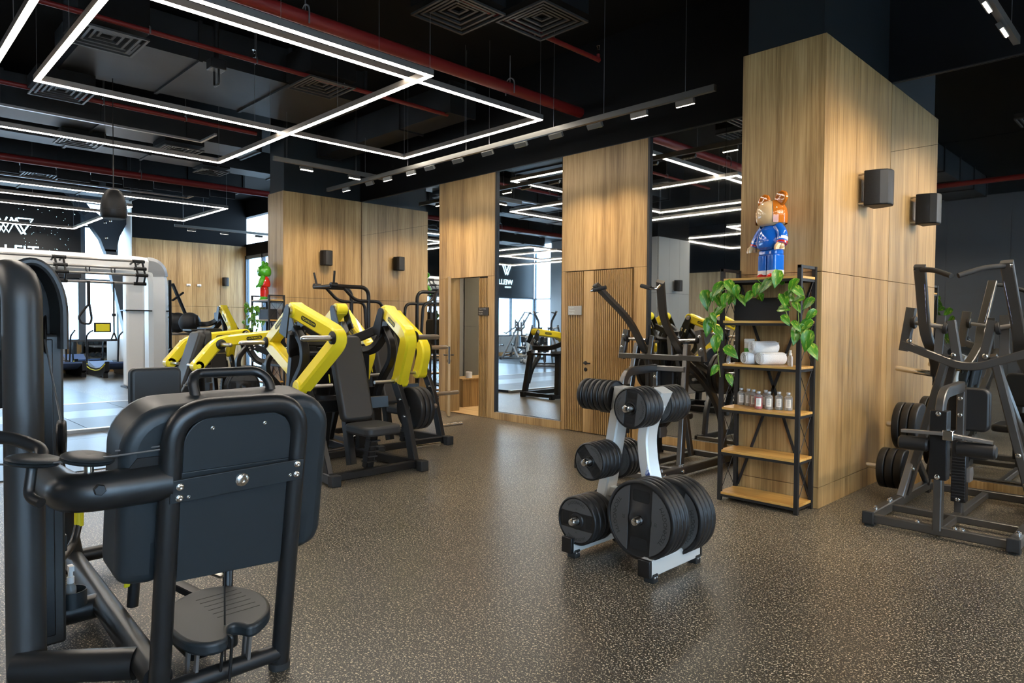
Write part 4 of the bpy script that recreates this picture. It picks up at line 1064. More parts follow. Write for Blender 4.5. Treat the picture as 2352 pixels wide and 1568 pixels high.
# foot platform
poly = [(-2.76,.865),(-2.90,.90),(-3.0,1.02),(-3.02,1.12),(-2.97,1.21),(-2.84,1.262),(-2.72,1.26),(-2.60,1.215),(-2.52,1.13),(-2.515,1.085),(-2.555,1.075),(-2.585,1.05),(-2.56,1.02),(-2.475,.995),(-2.465,.93),(-2.53,.875),(-2.64,.86)]
ob('foot_platform', MB().prism(chaikin(poly[::-1]), (0,0,.215), (1,0,0), (0,1,0), .05), M_FMD, fm, bev=.014, seg=3)
for i in range(6):
    x = -2.90+.045*i; ob('platform_groove', MB().box((x,1.03,.2648),(x+.004,1.20,.2656)), M_HOLE, fm, smooth=False)
for x, y in ((-2.66,.92),(-2.60,.93),(-2.64,1.13),(-2.58,1.12)): ob('strut', MB().bar((x-.03,y,.06),(x,y,.22), .012, .022), M_GUNL, fm)
ob('guide_rod', MB().tube([(-2.60,1.01,.06),(-2.56,1.01,.24),(-2.53,1.03,.24),(-2.56,1.03,.06)], .006, .02), M_FM, fm)
ob('lower_carriage', MB().box((-3.15,.95,.08),(-2.75,1.15,.2)), M_FM, fm, bev=.02)
ob('carriage_arm', MB().bar((-3.2,.98,.30),(-2.9,1.12,.22), .05, .03), M_FM, fm); ob('carriage_arm', MB().bar((-3.35,1.0,.36),(-3.0,1.18,.30), .03, .012), M_STEEL, fm)
# upholstered pad on its stem (rear of the same machine)
ob('head_pad', MB().prism(rrect(.875,1.045,1.08,1.215,.025), (-3.25,0,0), (0,1,0), (0,0,1), .06), M_VINYLG, fm, bev=.014, seg=3)
ob('pad_stem', MB().tube([(-3.27,.98,1.10),(-3.35,.98,.95),(-3.4,.93,.12)], .025, .08), M_FM, fm)
ob('knee_pad_arm', MB().tube([(-3.0,1.25,.85),(-3.1,1.25,.5),(-3.0,1.2,.2)], .022, .08), M_FM, fm)
# ================================================================= yellow and black plate-loaded presses
WARN = {}
def press(name, label, o, U, L, half, piv, elb, end, opt=(), rear=.95):
    """o: world point on the floor in the middle of the machine; U forward, L sideways (unit vectors);
    piv/elb/end: (forward, sideways, height) of the arm's pivot, elbow and handle end"""
    o, U, L = V(o), V(U), V(L); Zv = V((0,0,1))
    t = thing(name, label, 'gym machine', o+U*end[0], 'yellow and black press machines')
    def W(u, l, z): return o+U*u+L*l+Zv*z
    def box_(u0,u1,l0,l1,z0,z1):
        q = [W(u,l,z) for z in (z0,z1) for u, l in ((u0,l0),(u1,l0),(u1,l1),(u0,l1))]
        return MB().add(q, [[0,3,2,1],[4,5,6,7],[0,1,5,4],[1,2,6,5],[2,3,7,6],[3,0,4,7]])
    only = None
    if 'plus' in opt: only = 1
    up_, ub, ue = piv[0], elb[0], end[0]
    for s in (-1,1):
        P = lambda a: W(a[0], s*a[1], a[2])
        if not ('noarm%d' % s) in opt:
            pv, el, en = P(piv), P(elb), P(end)
            d1 = (el-pv).normalized(); d2 = (en-el).normalized()
            lat = L*s
            arm = ob('yellow_arm', MB().rtube([pv-d1*.02, el+ (d1-d2)*.0, en], .13, .135, .13, lat.cross(d1), 8, .14), M_YEL, t)
            # tapered cover on the arm: rounded ends
            for c in (pv, en): ob('arm_end', MB().cyl(c-lat*.065, c+lat*.065, .0675, 24), M_YEL, t)
            ob('pivot_disc', MB().cyl(pv-lat*.092, pv+lat*.092, .034, 20), M_STEEL, t)
            ob('end_disc', MB().cyl(en-lat*.070, en+lat*.070, .026, 18), M_YELT, t)
            # arm name plate
            md = pv.lerp(el, .42); un = lat.cross(d1)
            for sg_ in (1,-1):
                mb = MB(); a = md+lat*sg_*.0682; uu = d1 if (d1.cross(un).dot(lat*sg_) > 0) else -d1
                mb.prism(rrect(-.10,-.022,.10,.022,.02), a, uu, uu.cross(-lat*sg_) if False else (lat*sg_).cross(uu), .0008)
                ob('name_plate', mb, M_TRIM, t, smooth=False)
                mb = MB(); text_line(mb, 'TECHNOGYM', a+lat*sg_*.0012-uu*.09-(lat*sg_).cross(uu)*.011, uu, (lat*sg_).cross(uu), .031, .03)
                ob('lettering', mb, M_YELT, t, smooth=False)['kind'] = 'stuff'
            # plate peg with rosette
            pe = el+(-d1+d2).normalized()*.035
            ob('rosette', MB().lathe([(.03,0),(.062,0),(.062,.008),(.045,.02),(.03,.02)], pe+lat*.066, lat, 24), M_BLACK, t)
            if not ('nopeg' in opt and s > 0): ob('plate_peg', MB().lathe([(0,0),(.025,0),(.025,.27),(.020,.285),(.010,.295),(0,.295)], pe+lat*.07, lat, 18), M_STEEL, t)
            # inward handle
            ob('handle', MB().tube([en-lat*.03, en-lat*.30], .0175), M_STEEL, t)
            if 'grip' in opt: ob('grip', MB().tube([en-lat*.05+U*.02, en-lat*.02-U*.16+Zv*.03], .02), M_RUB, t)
        else: continue
        # pivot bracket and rear lever
        br = (piv[0]-.06, piv[1], piv[2]-.16)
        for e in (-1,1):
            pv = P(piv)+L*e*.080; q = P(br)+L*e*.080
            d = (q-pv).normalized(); n = L.cross(d)
            ob('bracket', MB().prism([(-.045*math.sin(a), -.045*math.cos(a)) for a in (PI*i/8-PI/2 for i in range(9))]+[(-.055,.26),(.055,.26)] if False else [(.045*math.cos(a),.045*math.sin(a)) for a in (PI+PI*i/8 for i in range(9))]+[(.075,.24),(-.075,.24)], pv-L*.007*1, n, d, .014), M_BLACK, t)
            bolts(t, [q+d*.02+n*.035+L*e*.008, q+d*.05-n*.035+L*e*.008, q+d*.05+n*.035+L*e*.008, q+d*.02-n*.035+L*e*.008], L*e, .012, .010)
        if 'counter' in opt:
            ob('counterweight', box_(piv[0]-.20,piv[0]-.02,s*piv[1]-.10,s*piv[1]+.10,piv[2]-.19,piv[2]-.07), M_BLACK, t, bev=.012)
        k = piv[2]
        ob('lever', MB().rtube([W(piv[0]-.05,s*piv[1]*.97,k-.16),W(piv[0]+.10,s*piv[1]*.95,k-.32),W(piv[0]+.10,s*piv[1]*.95,k-.48),W(piv[0]-.12,s*piv[1]*.95,k-.72),W(piv[0]-.22,s*piv[1]*.95,k-1.0)], .06, .075, .18, L, 8), M_BLACK, t)
        w_ = WARN.setdefault('m', mesh_of(MB().add([(-.016,0,-.012),(.016,0,-.012),(0,0,.018)], [[0,1,2]]), 'warning_mark', M_YELT, False))
        # main frame: sloping tube to the rear column and post to the floor
        ob('frame_tube', MB().rtube([W(piv[0]-.06,s*piv[1],k-.20),W(piv[0]-rear*.44,s*piv[1]*.9,k-.40),W(piv[0]-rear,s*piv[1]*.6,k-.40)], .07, .10, .12, L, 8), M_BLACK, t)
        ob('rear_post', MB().bar(W(piv[0]-rear*.65,s*piv[1]*.75,k-.42), W(piv[0]-rear*.9,s*half*.9,.08), .08, .11, L), M_BLACK, t)
        ob('side_bar', MB().bar(W(ue+.42,s*half,.055), W(piv[0]-rear-.05,s*half*.8,.055), .07, .09), M_BLACK, t)
        ob('end_foot', box_(ue+.42,ue+.50,s*half-.045,s*half+.045,.0,.10), M_RUB, t, bev=.008)
        ob('end_foot', box_(piv[0]-rear-.10,piv[0]-rear-.02,s*half*.8-.045,s*half*.8+.045,.0,.10), M_RUB, t, bev=.008)
        ob('front_post', MB().rtube([W(ue+.34,s*half*.98,.06),W(ue+.16,s*half*1.02,.55),W(ue-.02,s*half*1.04,.84)], .10, .055, .08, L), M_BLACK, t)
        bolts(t, [W(ue+.20,s*half+.03,.50),W(ue+.20,s*half-.03,.50),W(ue+.13,s*half+.03,.66),W(ue+.13,s*half-.03,.66)], U, .011, .014)
        if 'nopeg' in opt: continue
        ob('storage_peg', MB().cyl(W(ue+.13,s*half*1.02,.56), W(ue+.13,s*(half+.42),.56), .024, 14), M_STEEL, t)
        ob('storage_peg', MB().cyl(W(ue+.30,s*half*1.02,.20), W(ue+.30,s*(half+.34),.20), .02, 14), M_CHROME, t)
    ob('cross_bar', MB().bar(W(ue+.36,-half,.055), W(ue+.36,half,.055), .06, .07), M_BLACK, t)
    ob('cross_bar', MB().bar(W(piv[0]-rear,-half*.8,.055), W(piv[0]-rear,half*.8,.055), .06, .07), M_BLACK, t)
    ob('top_plate', MB().prism(rrect(-half*.75,piv[0]-rear-.05,half*.75,piv[0]-rear*.45,.08), W(0,0,piv[2]-.43), L, U, .035) if L.cross(U).z > 0 else MB().prism([(-a,b) for a, b in rrect(-half*.75,piv[0]-rear-.05,half*.75,piv[0]-rear*.45,.08)], W(0,0,piv[2]-.43), -L, U, .035), M_BLACK, t, bev=.006)
    ob('yoke', MB().rtube([W(piv[0]-.10,-piv[1]*.9,piv[2]-.17),W(piv[0]-.36,-piv[1]*.55,piv[2]-.30),W(piv[0]-.36,piv[1]*.55,piv[2]-.30),W(piv[0]-.10,piv[1]*.9,piv[2]-.17)], .05, .09, .2, (0,0,1)), M_BLACK, t)
    ob('bow_tube', MB().rtube([W(ue-.12,-half,.62),W(ue-.28,-half*.4,.60),W(ue-.28,half*.4,.60),W(ue-.12,half,.62)], .05, .12, .2, (0,0,1)), M_BLACK, t)
    # seat, seat post, backrest
    s0 = ue+.12
    ob('seat', MB().prism(rrect(-.19,s0,.19,s0+.42,.07), W(0,0,.40), L, U, .085) if L.cross(U).z > 0 else MB().prism([(-a,b) for a, b in rrect(-.19,s0,.19,s0+.42,.07)][::1], W(0,0,.40), -L, U, .085), M_VINYLG, t, bev=.022, seg=3)
    ob('seat_post', MB().bar(W(s0+.20,0,.40), W(s0+.12,0,.07), .09, .08, L), M_BLACK, t)
    for i in range(5): ob('post_notch', MB().bar(W(s0+.205-.016*i,-.05,.33-.05*i), W(s0+.205-.016*i,.05,.33-.05*i), .10, .012), M_BLACKM, t)
    b0, b1 = W(s0-.10,0,.47), W(s0-.36,0,1.26)
    dz = (b1-b0).normalized(); hgt = (b1-b0).length
    ob('backrest', MB().prism([(a, b) for a, b in rrect(-.165,0,.165,hgt,.06)], b0, L, dz, .10 if L.cross(dz).dot(U) > 0 else -.10), M_VINYLG, t, bev=.025, seg=3)
    ob('back_post', MB().bar(W(s0-.16,0,.05), W(s0-.40,0,1.14), .09, .07, L), M_BLACK, t)
    for e in (-1,1):
        ob('back_tag', MB().bar(W(s0-.27,e*.168,.84), W(s0-.29,e*.168,.92), .016, .003, L), M_YELT, t)
    return t, W
GP = 'plates stored on the yellow presses'
X_, Y_ = V((1,0,0)), V((0,1,0))
# nearest press, facing the room
p2, Wf = press('chest_press', 'yellow and black chest press nearest the camera, with grey seat and backrest', (0,3.48,0), X_, Y_, .47, (-5.84,.50,1.52), (-5.28,.36,1.285), (-5.68,.53,.83), rear=.42)
for i in range(3): plate((-5.55,4.05+.058*i,.56), .213, .052, 20, PI, .3+i*.7, '%s big plate on the right post of the nearest yellow press' % ORD[2-i], GP, i == 2)
for i in range(2): plate((-5.55,2.91-.058*i,.56), .20, .052, 15, 0, .9+i, '%s big plate on the left post of the nearest yellow press' % ORD[1-i], GP, i == 1)
# press behind it
p4, Wf = press('chest_press', 'yellow and black press between the nearest press and the open door', (0,4.55,0), X_, Y_, .47, (-7.05,.36,1.50), (-6.47,.38,1.13), (-6.60,.40,.82), ('counter',), rear=.55)
# press seen from the side, facing the camera's left
p1, Wf = press('incline_press', 'yellow and black press with long flat arms behind the foreground machine', (-8.83,0,0), -Y_, X_, .47, (-3.97,.475,1.245), (-3.24,.475,1.17), (-3.0,.475,.885), ('grip',), rear=.38)
ob('rear_panel', MB().prism(rrect(-.15,.12,.15,1.30,.05), (-8.83,3.30,0), (1,0,0), (0,0,1), .10), M_VINYLG, p1, bev=.025, seg=3)
ob('panel_tag', MB().box((-8.70,3.195,1.22),(-8.93,3.199,1.245)), M_YELT, p1)
for i in range(2): plate((-8.30+.058*i,3.50,.62), .205, .052, 15, PI/2, .6+i, '%s plate on the near side of the flat-armed yellow press' % ORD[1-i], GP, i == 1)
# two more presses behind
p3, Wf = press('chest_press', 'yellow and black press facing away, its bent arm rising behind the flat-armed press', (0,3.66,0), -X_, Y_, .28, (6.68,.26,1.555), (7.28,.26,1.185), (6.62,.28,.88), ('nopeg',), rear=.30)
p5, Wf = press('chest_press', 'distant yellow and black press below the far timber wall', (0,4.95,0), X_, Y_, .24, (-13.1,.24,1.655), (-12.55,.22,1.25), (-12.8,.24,.82), ('counter','noarm-1'))
# ---- dip and pull-up tower by the mirror
dt = thing('dip_tower', 'black tubular dip tower with angled handles beside the distant left timber column', 'gym machine', (-9.93,6.2,0))
for x in (-9.67,-10.2):
    ob('upright', MB().tube([(x,6.2,.03),(x,6.2,1.985),(x,5.50,1.985)], .032, .16, 16, seg=10), M_BLACK, dt)
    ob('brace', MB().tube([(x,5.72,1.985),(x,5.95,1.76),(x,6.46,1.76),(x,6.50,1.2),(x,6.6,.06)], .027, .13, 14, seg=8), M_BLACK, dt)
    ob('handle', MB().tube([(x,5.56,2.0),(x+.10*(1 if x > -9.9 else -1)*.6,5.54,2.22)], .017), M_RUB, dt)
    ob('handle_clamp', MB().cyl((x,5.50,2.0),(x,5.62,2.0),.042), M_BLACK, dt)
    ob('floor_bar', MB().tube([(x,5.3,.04),(x,6.7,.04)], .036), M_BLACK, dt)
ob('crossbar', MB().cyl((-10.2,5.52,1.985),(-9.67,5.52,1.985),.028), M_BLACK, dt)
ob('crossbar', MB().cyl((-10.2,6.2,1.0),(-9.67,6.2,1.0),.03), M_BLACK, dt); ob('crossbar', MB().cyl((-10.2,6.6,.06),(-9.67,6.6,.06),.03), M_BLACK, dt)
ob('back_pad', MB().prism(rrect(-.21,.85,.21,1.48,.08), (-9.93,6.06,0), (1,0,0), (0,0,1), .09), M_VINYLG, dt, bev=.025, seg=3)
for x in (-9.62,-10.25): ob('arm_pad', MB().box((x-.06,5.6,1.13),(x+.06,6.05,1.19)), M_VINYLG, dt, bev=.02)
ob('step_plate', MB().box((-10.15,5.7,.25),(-9.72,6.0,.28)), M_BLACKM, dt, bev=.005)
# ================================================================= things on the shelves
def toy(name, label, c, h, rz, cm, hair, body, arm, band, leg, shoe, hair_part=True):
    """glossy vinyl toy figure with round ears, standing; local front is -Y"""
    t = thing(name, label, 'toy figure', (0,0,0)); s = h/.64
    t.location = c; t.rotation_euler = (0,0,rz)
    def S(mb): mb.v = [(x*s,y*s,z*s) for x, y, z in mb.v]; return mb
    for e in (-1,1):
        x = .052*e
        ob('leg', S(MB().prism(rrect(-.045,-.05,.045,.055,.022), (x,0,.035), (1,0,0), (0,1,0), .14)), leg, t, bev=.006)
        ob('leg_cuff', S(MB().prism(rrect(-.046,-.051,.046,.056,.022), (x,0,.022), (1,0,0), (0,1,0), .035)), band, t)
        ob('shoe', S(MB().ball((x,-.012,.0), .048, 20, (1,1.35,.85)).box((x-.04,-.05,0),(x+.04,.05,.005))), shoe, t)
    # cut shoes at the floor: flatten below z=0
    for o in [x for x in col.objects if x.parent == t and x.name.startswith('shoe')]:
        for v in o.data.vertices: v.co.z = max(v.co.z, 0.0)
    ob('hips', S(MB().prism(rrect(-.098,-.055,.098,.06,.04), (0,0,.17), (1,0,0), (0,1,0), .045)), leg, t, bev=.012)
    ob('torso', S(MB().lathe([(0,0),(.085,0),(.112,.015),(.122,.05),(.115,.10),(.098,.145),(.075,.175),(.055,.19),(0,.19)], (0,0,.215), (0,0,1), 32)), body, t)
    for o in [x for x in col.objects if x.parent == t and x.name.startswith('torso')]:
        for v in o.data.vertices: v.co.y *= .82
    for e in (-1,1):
        ob('arm', S(MB().sweep(fillet([(.075*e,0,.385),(.130*e,-.005,.335),(.148*e,-.03,.245)], .05), [(math.cos(2*PI*i/16)*.040, math.sin(2*PI*i/16)*.040) for i in range(16)])), arm, t)
        ob('sleeve_band', S(MB().cyl((.137*e,-.012,.300),(.144*e,-.022,.270),.0415,18)), band, t)
        ob('sleeve_band', S(MB().cyl((.1445*e,-.0225,.268),(.1485*e,-.029,.245),.0413,18)), shoe, t)
        ob('hand', S(MB().sweep([(.150*e+.026*math.cos(a)*0, -.052+.026*math.cos(a), .215+.026*math.sin(a)) for a in (math.radians(-20+28*i) for i in range(9))], [(math.cos(2*PI*i/12)*.022, math.sin(2*PI*i/12)*.016) for i in range(12)], (1,0,0)).ball((.150*e,-.036,.235),.026,14)), cm, t)
    ob('head', S(MB().lathe([(0,0),(.07,.002),(.098,.016),(.112,.045),(.116,.085),(.112,.125),(.096,.162),(.066,.188),(.03,.198),(0,.2)], (0,0,.395), (0,0,1), 36)), cm, t)
    if hair_part:
        # smooth cap over the back and top of the head
        mb = MB(); n = 36; prof = [(.118,.02),(.121,.045),(.1215,.085),(.117,.128),(.10,.166),(.069,.193),(.03,.203),(0,.2045)]
        rows = []
        for j, (r, z) in enumerate(prof):
            for i in range(n+1):
                a = math.radians(-35+250*i/n) if j < 4 else math.radians(-35+250*i/n)
                rows.append((r*math.cos(a), r*math.sin(a), .395+z))
        mb.add(rows, [[j*(n+1)+i, j*(n+1)+i+1, (j+1)*(n+1)+i+1, (j+1)*(n+1)+i] for j in range(len(prof)-1) for i in range(n)])
        ob('cap', S(mb), hair, t)
    for e in (-1,1):
        ob('ear', S(MB().lathe([(0,-.004),(.030,-.004),(.036,-.016),(.046,-.018),(.058,-.008),(.058,.008),(.050,.018),(.03,.022),(0,.022)], (.094*e,.012,.602), (0,-1,.08), 24)), hair, t)
    return t
toy('toy_figure', 'tall glossy orange, cream and blue toy figure on the right shelf', (-2.395,5.19,1.785), .645, -.42, M_SKIN, M_ORANGE, M_BLUE, M_BLUE, M_TWHT, M_BLUE, M_TRED)
toy('toy_figure', 'glossy green and red toy figure with round ears on top of the distant left shelf', (-11.36,5.2,1.785), .645, -.7, M_TGRN, M_TGRN, M_TRED, M_TGRN, M_TGRN, M_TRED, M_TGRN, False)
# planters
def planter(c, label):
    t = thing('planter', label, 'planter', c); x, y, z = c
    ob('box', MB().box((x-.19,y-.075,z),(x+.19,y+.075,z+.175)), M_POT, t, bev=.004)
    for i in range(16): ob('rib', MB().box((x-.192,y-.0775,z+.008+i*.0105),(x+.192,y-.074,z+.0135+i*.0105)), M_POT, t, smooth=False)
    ob('soil', MB().box((x-.18,y-.066,z+.165),(x+.18,y+.066,z+.178)), mat('soil', (.02,.013,.008), .9), t, smooth=False)
planter((-2.46,5.18,1.45), 'long ribbed black planter on the second board of the right shelf')
planter((-11.22,5.20,1.45), 'black planter on the second board of the distant left shelf')
def leaf_mesh():
    pts = []; n = 7
    prof = [(0,0),(.07,.17),(.18,.28),(.34,.305),(.54,.25),(.74,.15),(.89,.065),(1.0,0)]
    vs = []; fs = []
    for i, (t_, w_) in enumerate(prof):
        droop = -.16*t_*t_
        nb = -.07 if i == 0 else 0
        for k, s_ in enumerate((-1,-.5,0,.5,1)):
            vs.append((s_*w_, t_+nb*abs(s_)-(.10*abs(s_) if i == 1 else 0), droop+abs(s_)*w_*.42-.03*(abs(s_) == 1)))
    for i in range(len(prof)-1):
        for k in range(4): fs.append([i*5+k, i*5+k+1, (i+1)*5+k+1, (i+1)*5+k])
    mb = MB(); mb.add(vs, fs)
    return mesh_of(mb, 'leaf', M_LEAF, True, 80)
LEAFM = leaf_mesh()
def plant(label, roots, vines, leaves, base, extra):
    t = thing('trailing_pothos', label, 'plant', base)
    for v in vines: ob('vine', MB().tube(fillet(v, .06, 5), .0035, n=6), M_STEM, t)
    def put(p, size, up_):
        o = bpy.data.objects.new('leaf', LEAFM); col.objects.link(o); o.parent = t
        # leaf +Y is the tip direction: hanging down and outward, face turned to the room
        tip = V((rnd.uniform(-.85,.85), rnd.uniform(-.5,.1), -rnd.uniform(.5,1.0) if not up_ else rnd.uniform(-.2,.5))).normalized()
        face = V((.45+rnd.uniform(-.5,.5), -.8, .55+rnd.uniform(-.3,.4)))
        zx = (face-tip*face.dot(tip)).normalized(); xx = tip.cross(zx)
        m = Matrix((xx, tip, zx)).transposed().to_4x4()
        o.matrix_local = Matrix.Translation(V(p)-V(base)-tip*size*.5) @ m @ Matrix.Scale(size, 4)
    for i, p in enumerate(leaves): put(p, rnd.uniform(.095,.17), False)
    for p, n, sp in extra:
        for i in range(n): put((p[0]+rnd.uniform(-sp,sp), p[1]+rnd.uniform(-.05,.04), p[2]+rnd.uniform(-sp*.6,sp*.6)), rnd.uniform(.07,.12), rnd.random() < .4)
LEAF_R = [(-2.84,5.0,1.61),(-2.74,4.98,1.69),(-2.66,4.96,1.61),(-2.63,5.0,1.71),(-2.72,4.98,1.53),(-2.56,4.96,1.67),(-2.78,5.0,1.43),(-2.81,4.98,1.39),(-2.73,4.96,1.26),(-2.72,5.0,1.35),(-2.6,4.98,1.2),(-2.74,4.96,1.05),(-2.62,5.0,.98),(-2.52,4.98,1.61),(-2.4,4.96,1.68),(-2.35,5.0,1.71),(-2.25,4.98,1.76),(-2.46,4.96,1.63),
 (-2.09,5.0,1.66),(-2.19,4.98,1.6),(-2.16,4.96,1.45),(-2.1,5.0,1.55),(-2.02,4.98,1.57),(-1.99,4.96,1.49),(-2.05,5.0,1.41),(-2.1,4.98,1.34),(-2.01,4.96,1.3),(-1.98,5.0,1.23),(-2.13,4.98,1.71)]
plant('variegated green pothos trailing from the planter on the right shelf', None,
  [[(-2.6,5.18,1.62),(-2.7,5.05,1.72),(-2.77,4.99,1.6),(-2.74,4.99,1.3),(-2.70,4.99,1.0)],[(-2.62,5.18,1.62),(-2.74,5.1,1.68),(-2.83,5.0,1.6),(-2.79,5.0,1.4)],[(-2.5,5.18,1.62),(-2.42,5.08,1.70),(-2.25,5.02,1.73)],
   [(-2.32,5.18,1.62),(-2.2,5.04,1.68),(-2.1,5.0,1.6),(-2.08,5.0,1.35),(-2.0,5.0,1.22)],[(-2.35,5.18,1.62),(-2.22,5.0,1.62),(-2.15,4.98,1.45)]], LEAF_R, (-2.46,5.18,1.62),
  (((-2.68,5.03,1.66),9,.10),((-2.75,5.0,1.5),2,.05),((-2.40,5.10,1.69),5,.14),((-2.14,5.0,1.58),5,.09),((-2.06,5.0,1.42),3,.06)))
LEAF_L = [(-11.64,5.0,1.59),(-11.51,4.97,1.68),(-11.21,4.94,1.47),(-11.57,5.0,1.29),(-11.31,4.97,1.34),(-11.1,4.94,1.25),(-11.0,5.0,1.37),(-11.64,4.94,1.01),(-11.28,5.0,1.02),(-11.12,4.97,.94),(-11.24,4.94,1.6),(-11.15,5.0,1.53),(-11.66,4.97,1.4),(-11.36,4.94,1.15),(-11.57,4.97,1.14),(-11.05,4.94,1.62)]
plant('green pothos trailing from the planter on the distant left shelf', None,
  [[(-11.3,5.2,1.62),(-11.45,5.02,1.7),(-11.6,4.98,1.5),(-11.6,4.98,1.0)],[(-11.2,5.2,1.62),(-11.2,5.0,1.66),(-11.25,4.98,1.4),(-11.2,4.98,1.0)]], LEAF_L, (-11.22,5.2,1.62), (((-11.35,5.0,1.5),16,.18),((-11.5,5.0,1.25),6,.1),((-11.15,5.0,1.35),6,.12)))
# wipes canister, towels, sprays
Z3 = 1.105
cn = thing('wipes_canister', 'white wipes canister with a green label beside the rolled towels', 'canister', (-2.585,5.245,Z3))
ob('body', MB().lathe([(0,0),(.038,0),(.04,.004),(.04,.165),(.036,.17)], (-2.585,5.245,Z3), (0,0,1), 28), M_PLASTW, cn)
ob('lid', MB().lathe([(.041,.17),(.041,.195),(.036,.2),(0,.2)], (-2.585,5.245,Z3), (0,0,1), 28), M_PLASTW, cn)
ob('label', MB().lathe([(.0404,.05),(.0404,.125)], (-2.585,5.245,Z3), (0,0,1), 28), M_GREENL, cn)
mb = MB()
for i, ch in enumerate('860'):
    vs, fs, wd = glyph(ch); u = V((.82,-.57,0))
    mb.add([V((-2.585,5.245,Z3))+V((.57,-.82,0)).normalized()*.0412*1.0+V((0,0,.052+.034*i))+V((.82,.57,0)).normalized()*(-(p.y-.36)*.035)+V((0,0,p.x*.035+.01)) for p in vs], fs)
ob('lettering', mb, M_PLASTW, cn, smooth=False)
def towel(c, L_, r, ang, label):
    c = V(c); d = V((math.cos(ang),math.sin(ang),0))
    t = thing('rolled_towel', label, 'towel', c-V((0,0,r)), 'rolled towels on the right shelf')
    a = c-d*L_/2
    ob('roll', MB().lathe([(0,.004),(r*.5,.006),(r*.8,.004),(r*.95,.010),(r,.022),(r*1.01,L_/2),(r,L_-.022),(r*.95,L_-.010),(r*.8,L_-.004),(0,L_-.006)], a, d, 28), M_TOWEL, t)
    u = V((0,0,1)); v = d.cross(u); sp_ = []
    for i in range(44):
        k = 2*PI*i/14; rr = r*(.12+.80*i/43); sp_.append(a-d*.001+u*rr*math.cos(k)+v*rr*math.sin(k))
    ob('spiral_edge', MB().tube(sp_, .0042, n=6), M_TOWEL, t)
    ob('fold_flap', MB().bar(a+d*.01+v*r*.72+u*r*.72, a+d*(L_-.01)+v*r*.72+u*r*.72, .012, .006), M_TOWEL, t)
TA = 1.08
towel((-2.50,5.185,Z3+.050), .22, .049, TA, 'rolled white towel at the lower left of the towel pile')
towel((-2.375,5.195,Z3+.050), .23, .049, TA, 'rolled white towel at the lower right of the towel pile')
towel((-2.437,5.195,Z3+.136), .23, .049, TA, 'rolled white towel lying on top of the other two')
def spray(c, label, h=.13, r=.019):
    x, y, z = c; t = thing('spray_bottle', label, 'bottle', c)
    ob('body', MB().lathe([(0,0),(r-.002,0),(r,.003),(r,h*.55),(r*.6,h*.66),(r*.55,h*.7)], c, (0,0,1), 18), M_BOTTLE, t)
    ob('pump', MB().cyl((x,y,z+h*.68),(x,y,z+h*.8),r*.62,14).cyl((x,y,z+h*.8),(x,y,z+h*.98),r*.42,12), M_PLASTW, t)
spray((-2.20,5.13,Z3), 'small clear spray bottle at the right end of the towel board', .125)
spray((-2.69,5.10,Z3), 'small clear spray bottle at the left end of the towel board', .10, .016)
# bottles with paper labels
Z4 = .755
def bottle(c, liq, label):
    x, y, z = c; t = thing('lotion_bottle', label, 'bottle', c, 'labelled bottles on the right shelf'); r = .031
    ob('body', MB().lathe([(0,0),(r-.003,0),(r,.004),(r,.098),(r*.85,.110),(r*.45,.117),(r*.42,.127)], c, (0,0,1), 22), M_BOTTLE, t)
    ob('liquid', MB().lathe([(0,.004),(r-.003,.004),(r-.003,.097),(0,.097)], c, (0,0,1), 20), liq, t)
    ob('cap', MB().cyl((x,y,z+.125),(x,y,z+.141),r*.5,18), M_CAPG, t)
    # curved paper label facing the camera
    a0 = math.atan2(-y,-x); n = 8; vs = []
    for i in range(n+1):
        a = a0-.62+1.24*i/n; vs += [(x+(r+.0008)*math.cos(a),y+(r+.0008)*math.sin(a),z+.024),(x+(r+.0008)*math.cos(a),y+(r+.0008)*math.sin(a),z+.088)]
    lb = ob('label', MB().add(vs, [[2*i,2*i+2,2*i+3,2*i+1] for i in range(n)]), M_PAPER, t)
    mb = MB(); rt = V((-math.sin(a0),math.cos(a0),0)); o0 = V((x,y,z))+V((math.cos(a0),math.sin(a0),0))*(r+.0014)
    for k in range(7):
        w_ = .018 if k != 0 else .012
        mb.prism([(-w_/2,-.0008),(w_/2,-.0008),(w_/2,.0008),(-w_/2,.0008)], o0+V((0,0,.080-.007*k)), rt, (0,0,1), .0003)
    ob('print_lines', mb, M_TRIM, t, smooth=False)['kind'] = 'stuff'
clear = mat('pale_lotion', (.86,.82,.74), .08, trans=.6, ior=1.3)
for x, y, liq, l in ((-2.675,5.30,clear,'clear lotion bottle at the far left of the bottle row'),(-2.605,5.285,clear,'clear lotion bottle, second from the left of the bottle row'),(-2.545,5.25,M_LIQP,'pinkish lotion bottle just left of the red one'),
    (-2.455,5.15,M_LIQR,'red lotion bottle in front of the bottle row'),(-2.46,5.285,M_LIQP,'pinkish lotion bottle half hidden behind the red one'),(-2.39,5.19,clear,'clear lotion bottle just right of the red one'),
    (-2.325,5.225,clear,'clear lotion bottle, second from the right of the bottle row'),(-2.252,5.23,clear,'clear lotion bottle at the right end of the bottle row')):
    bottle((x,y,Z4), liq, l)
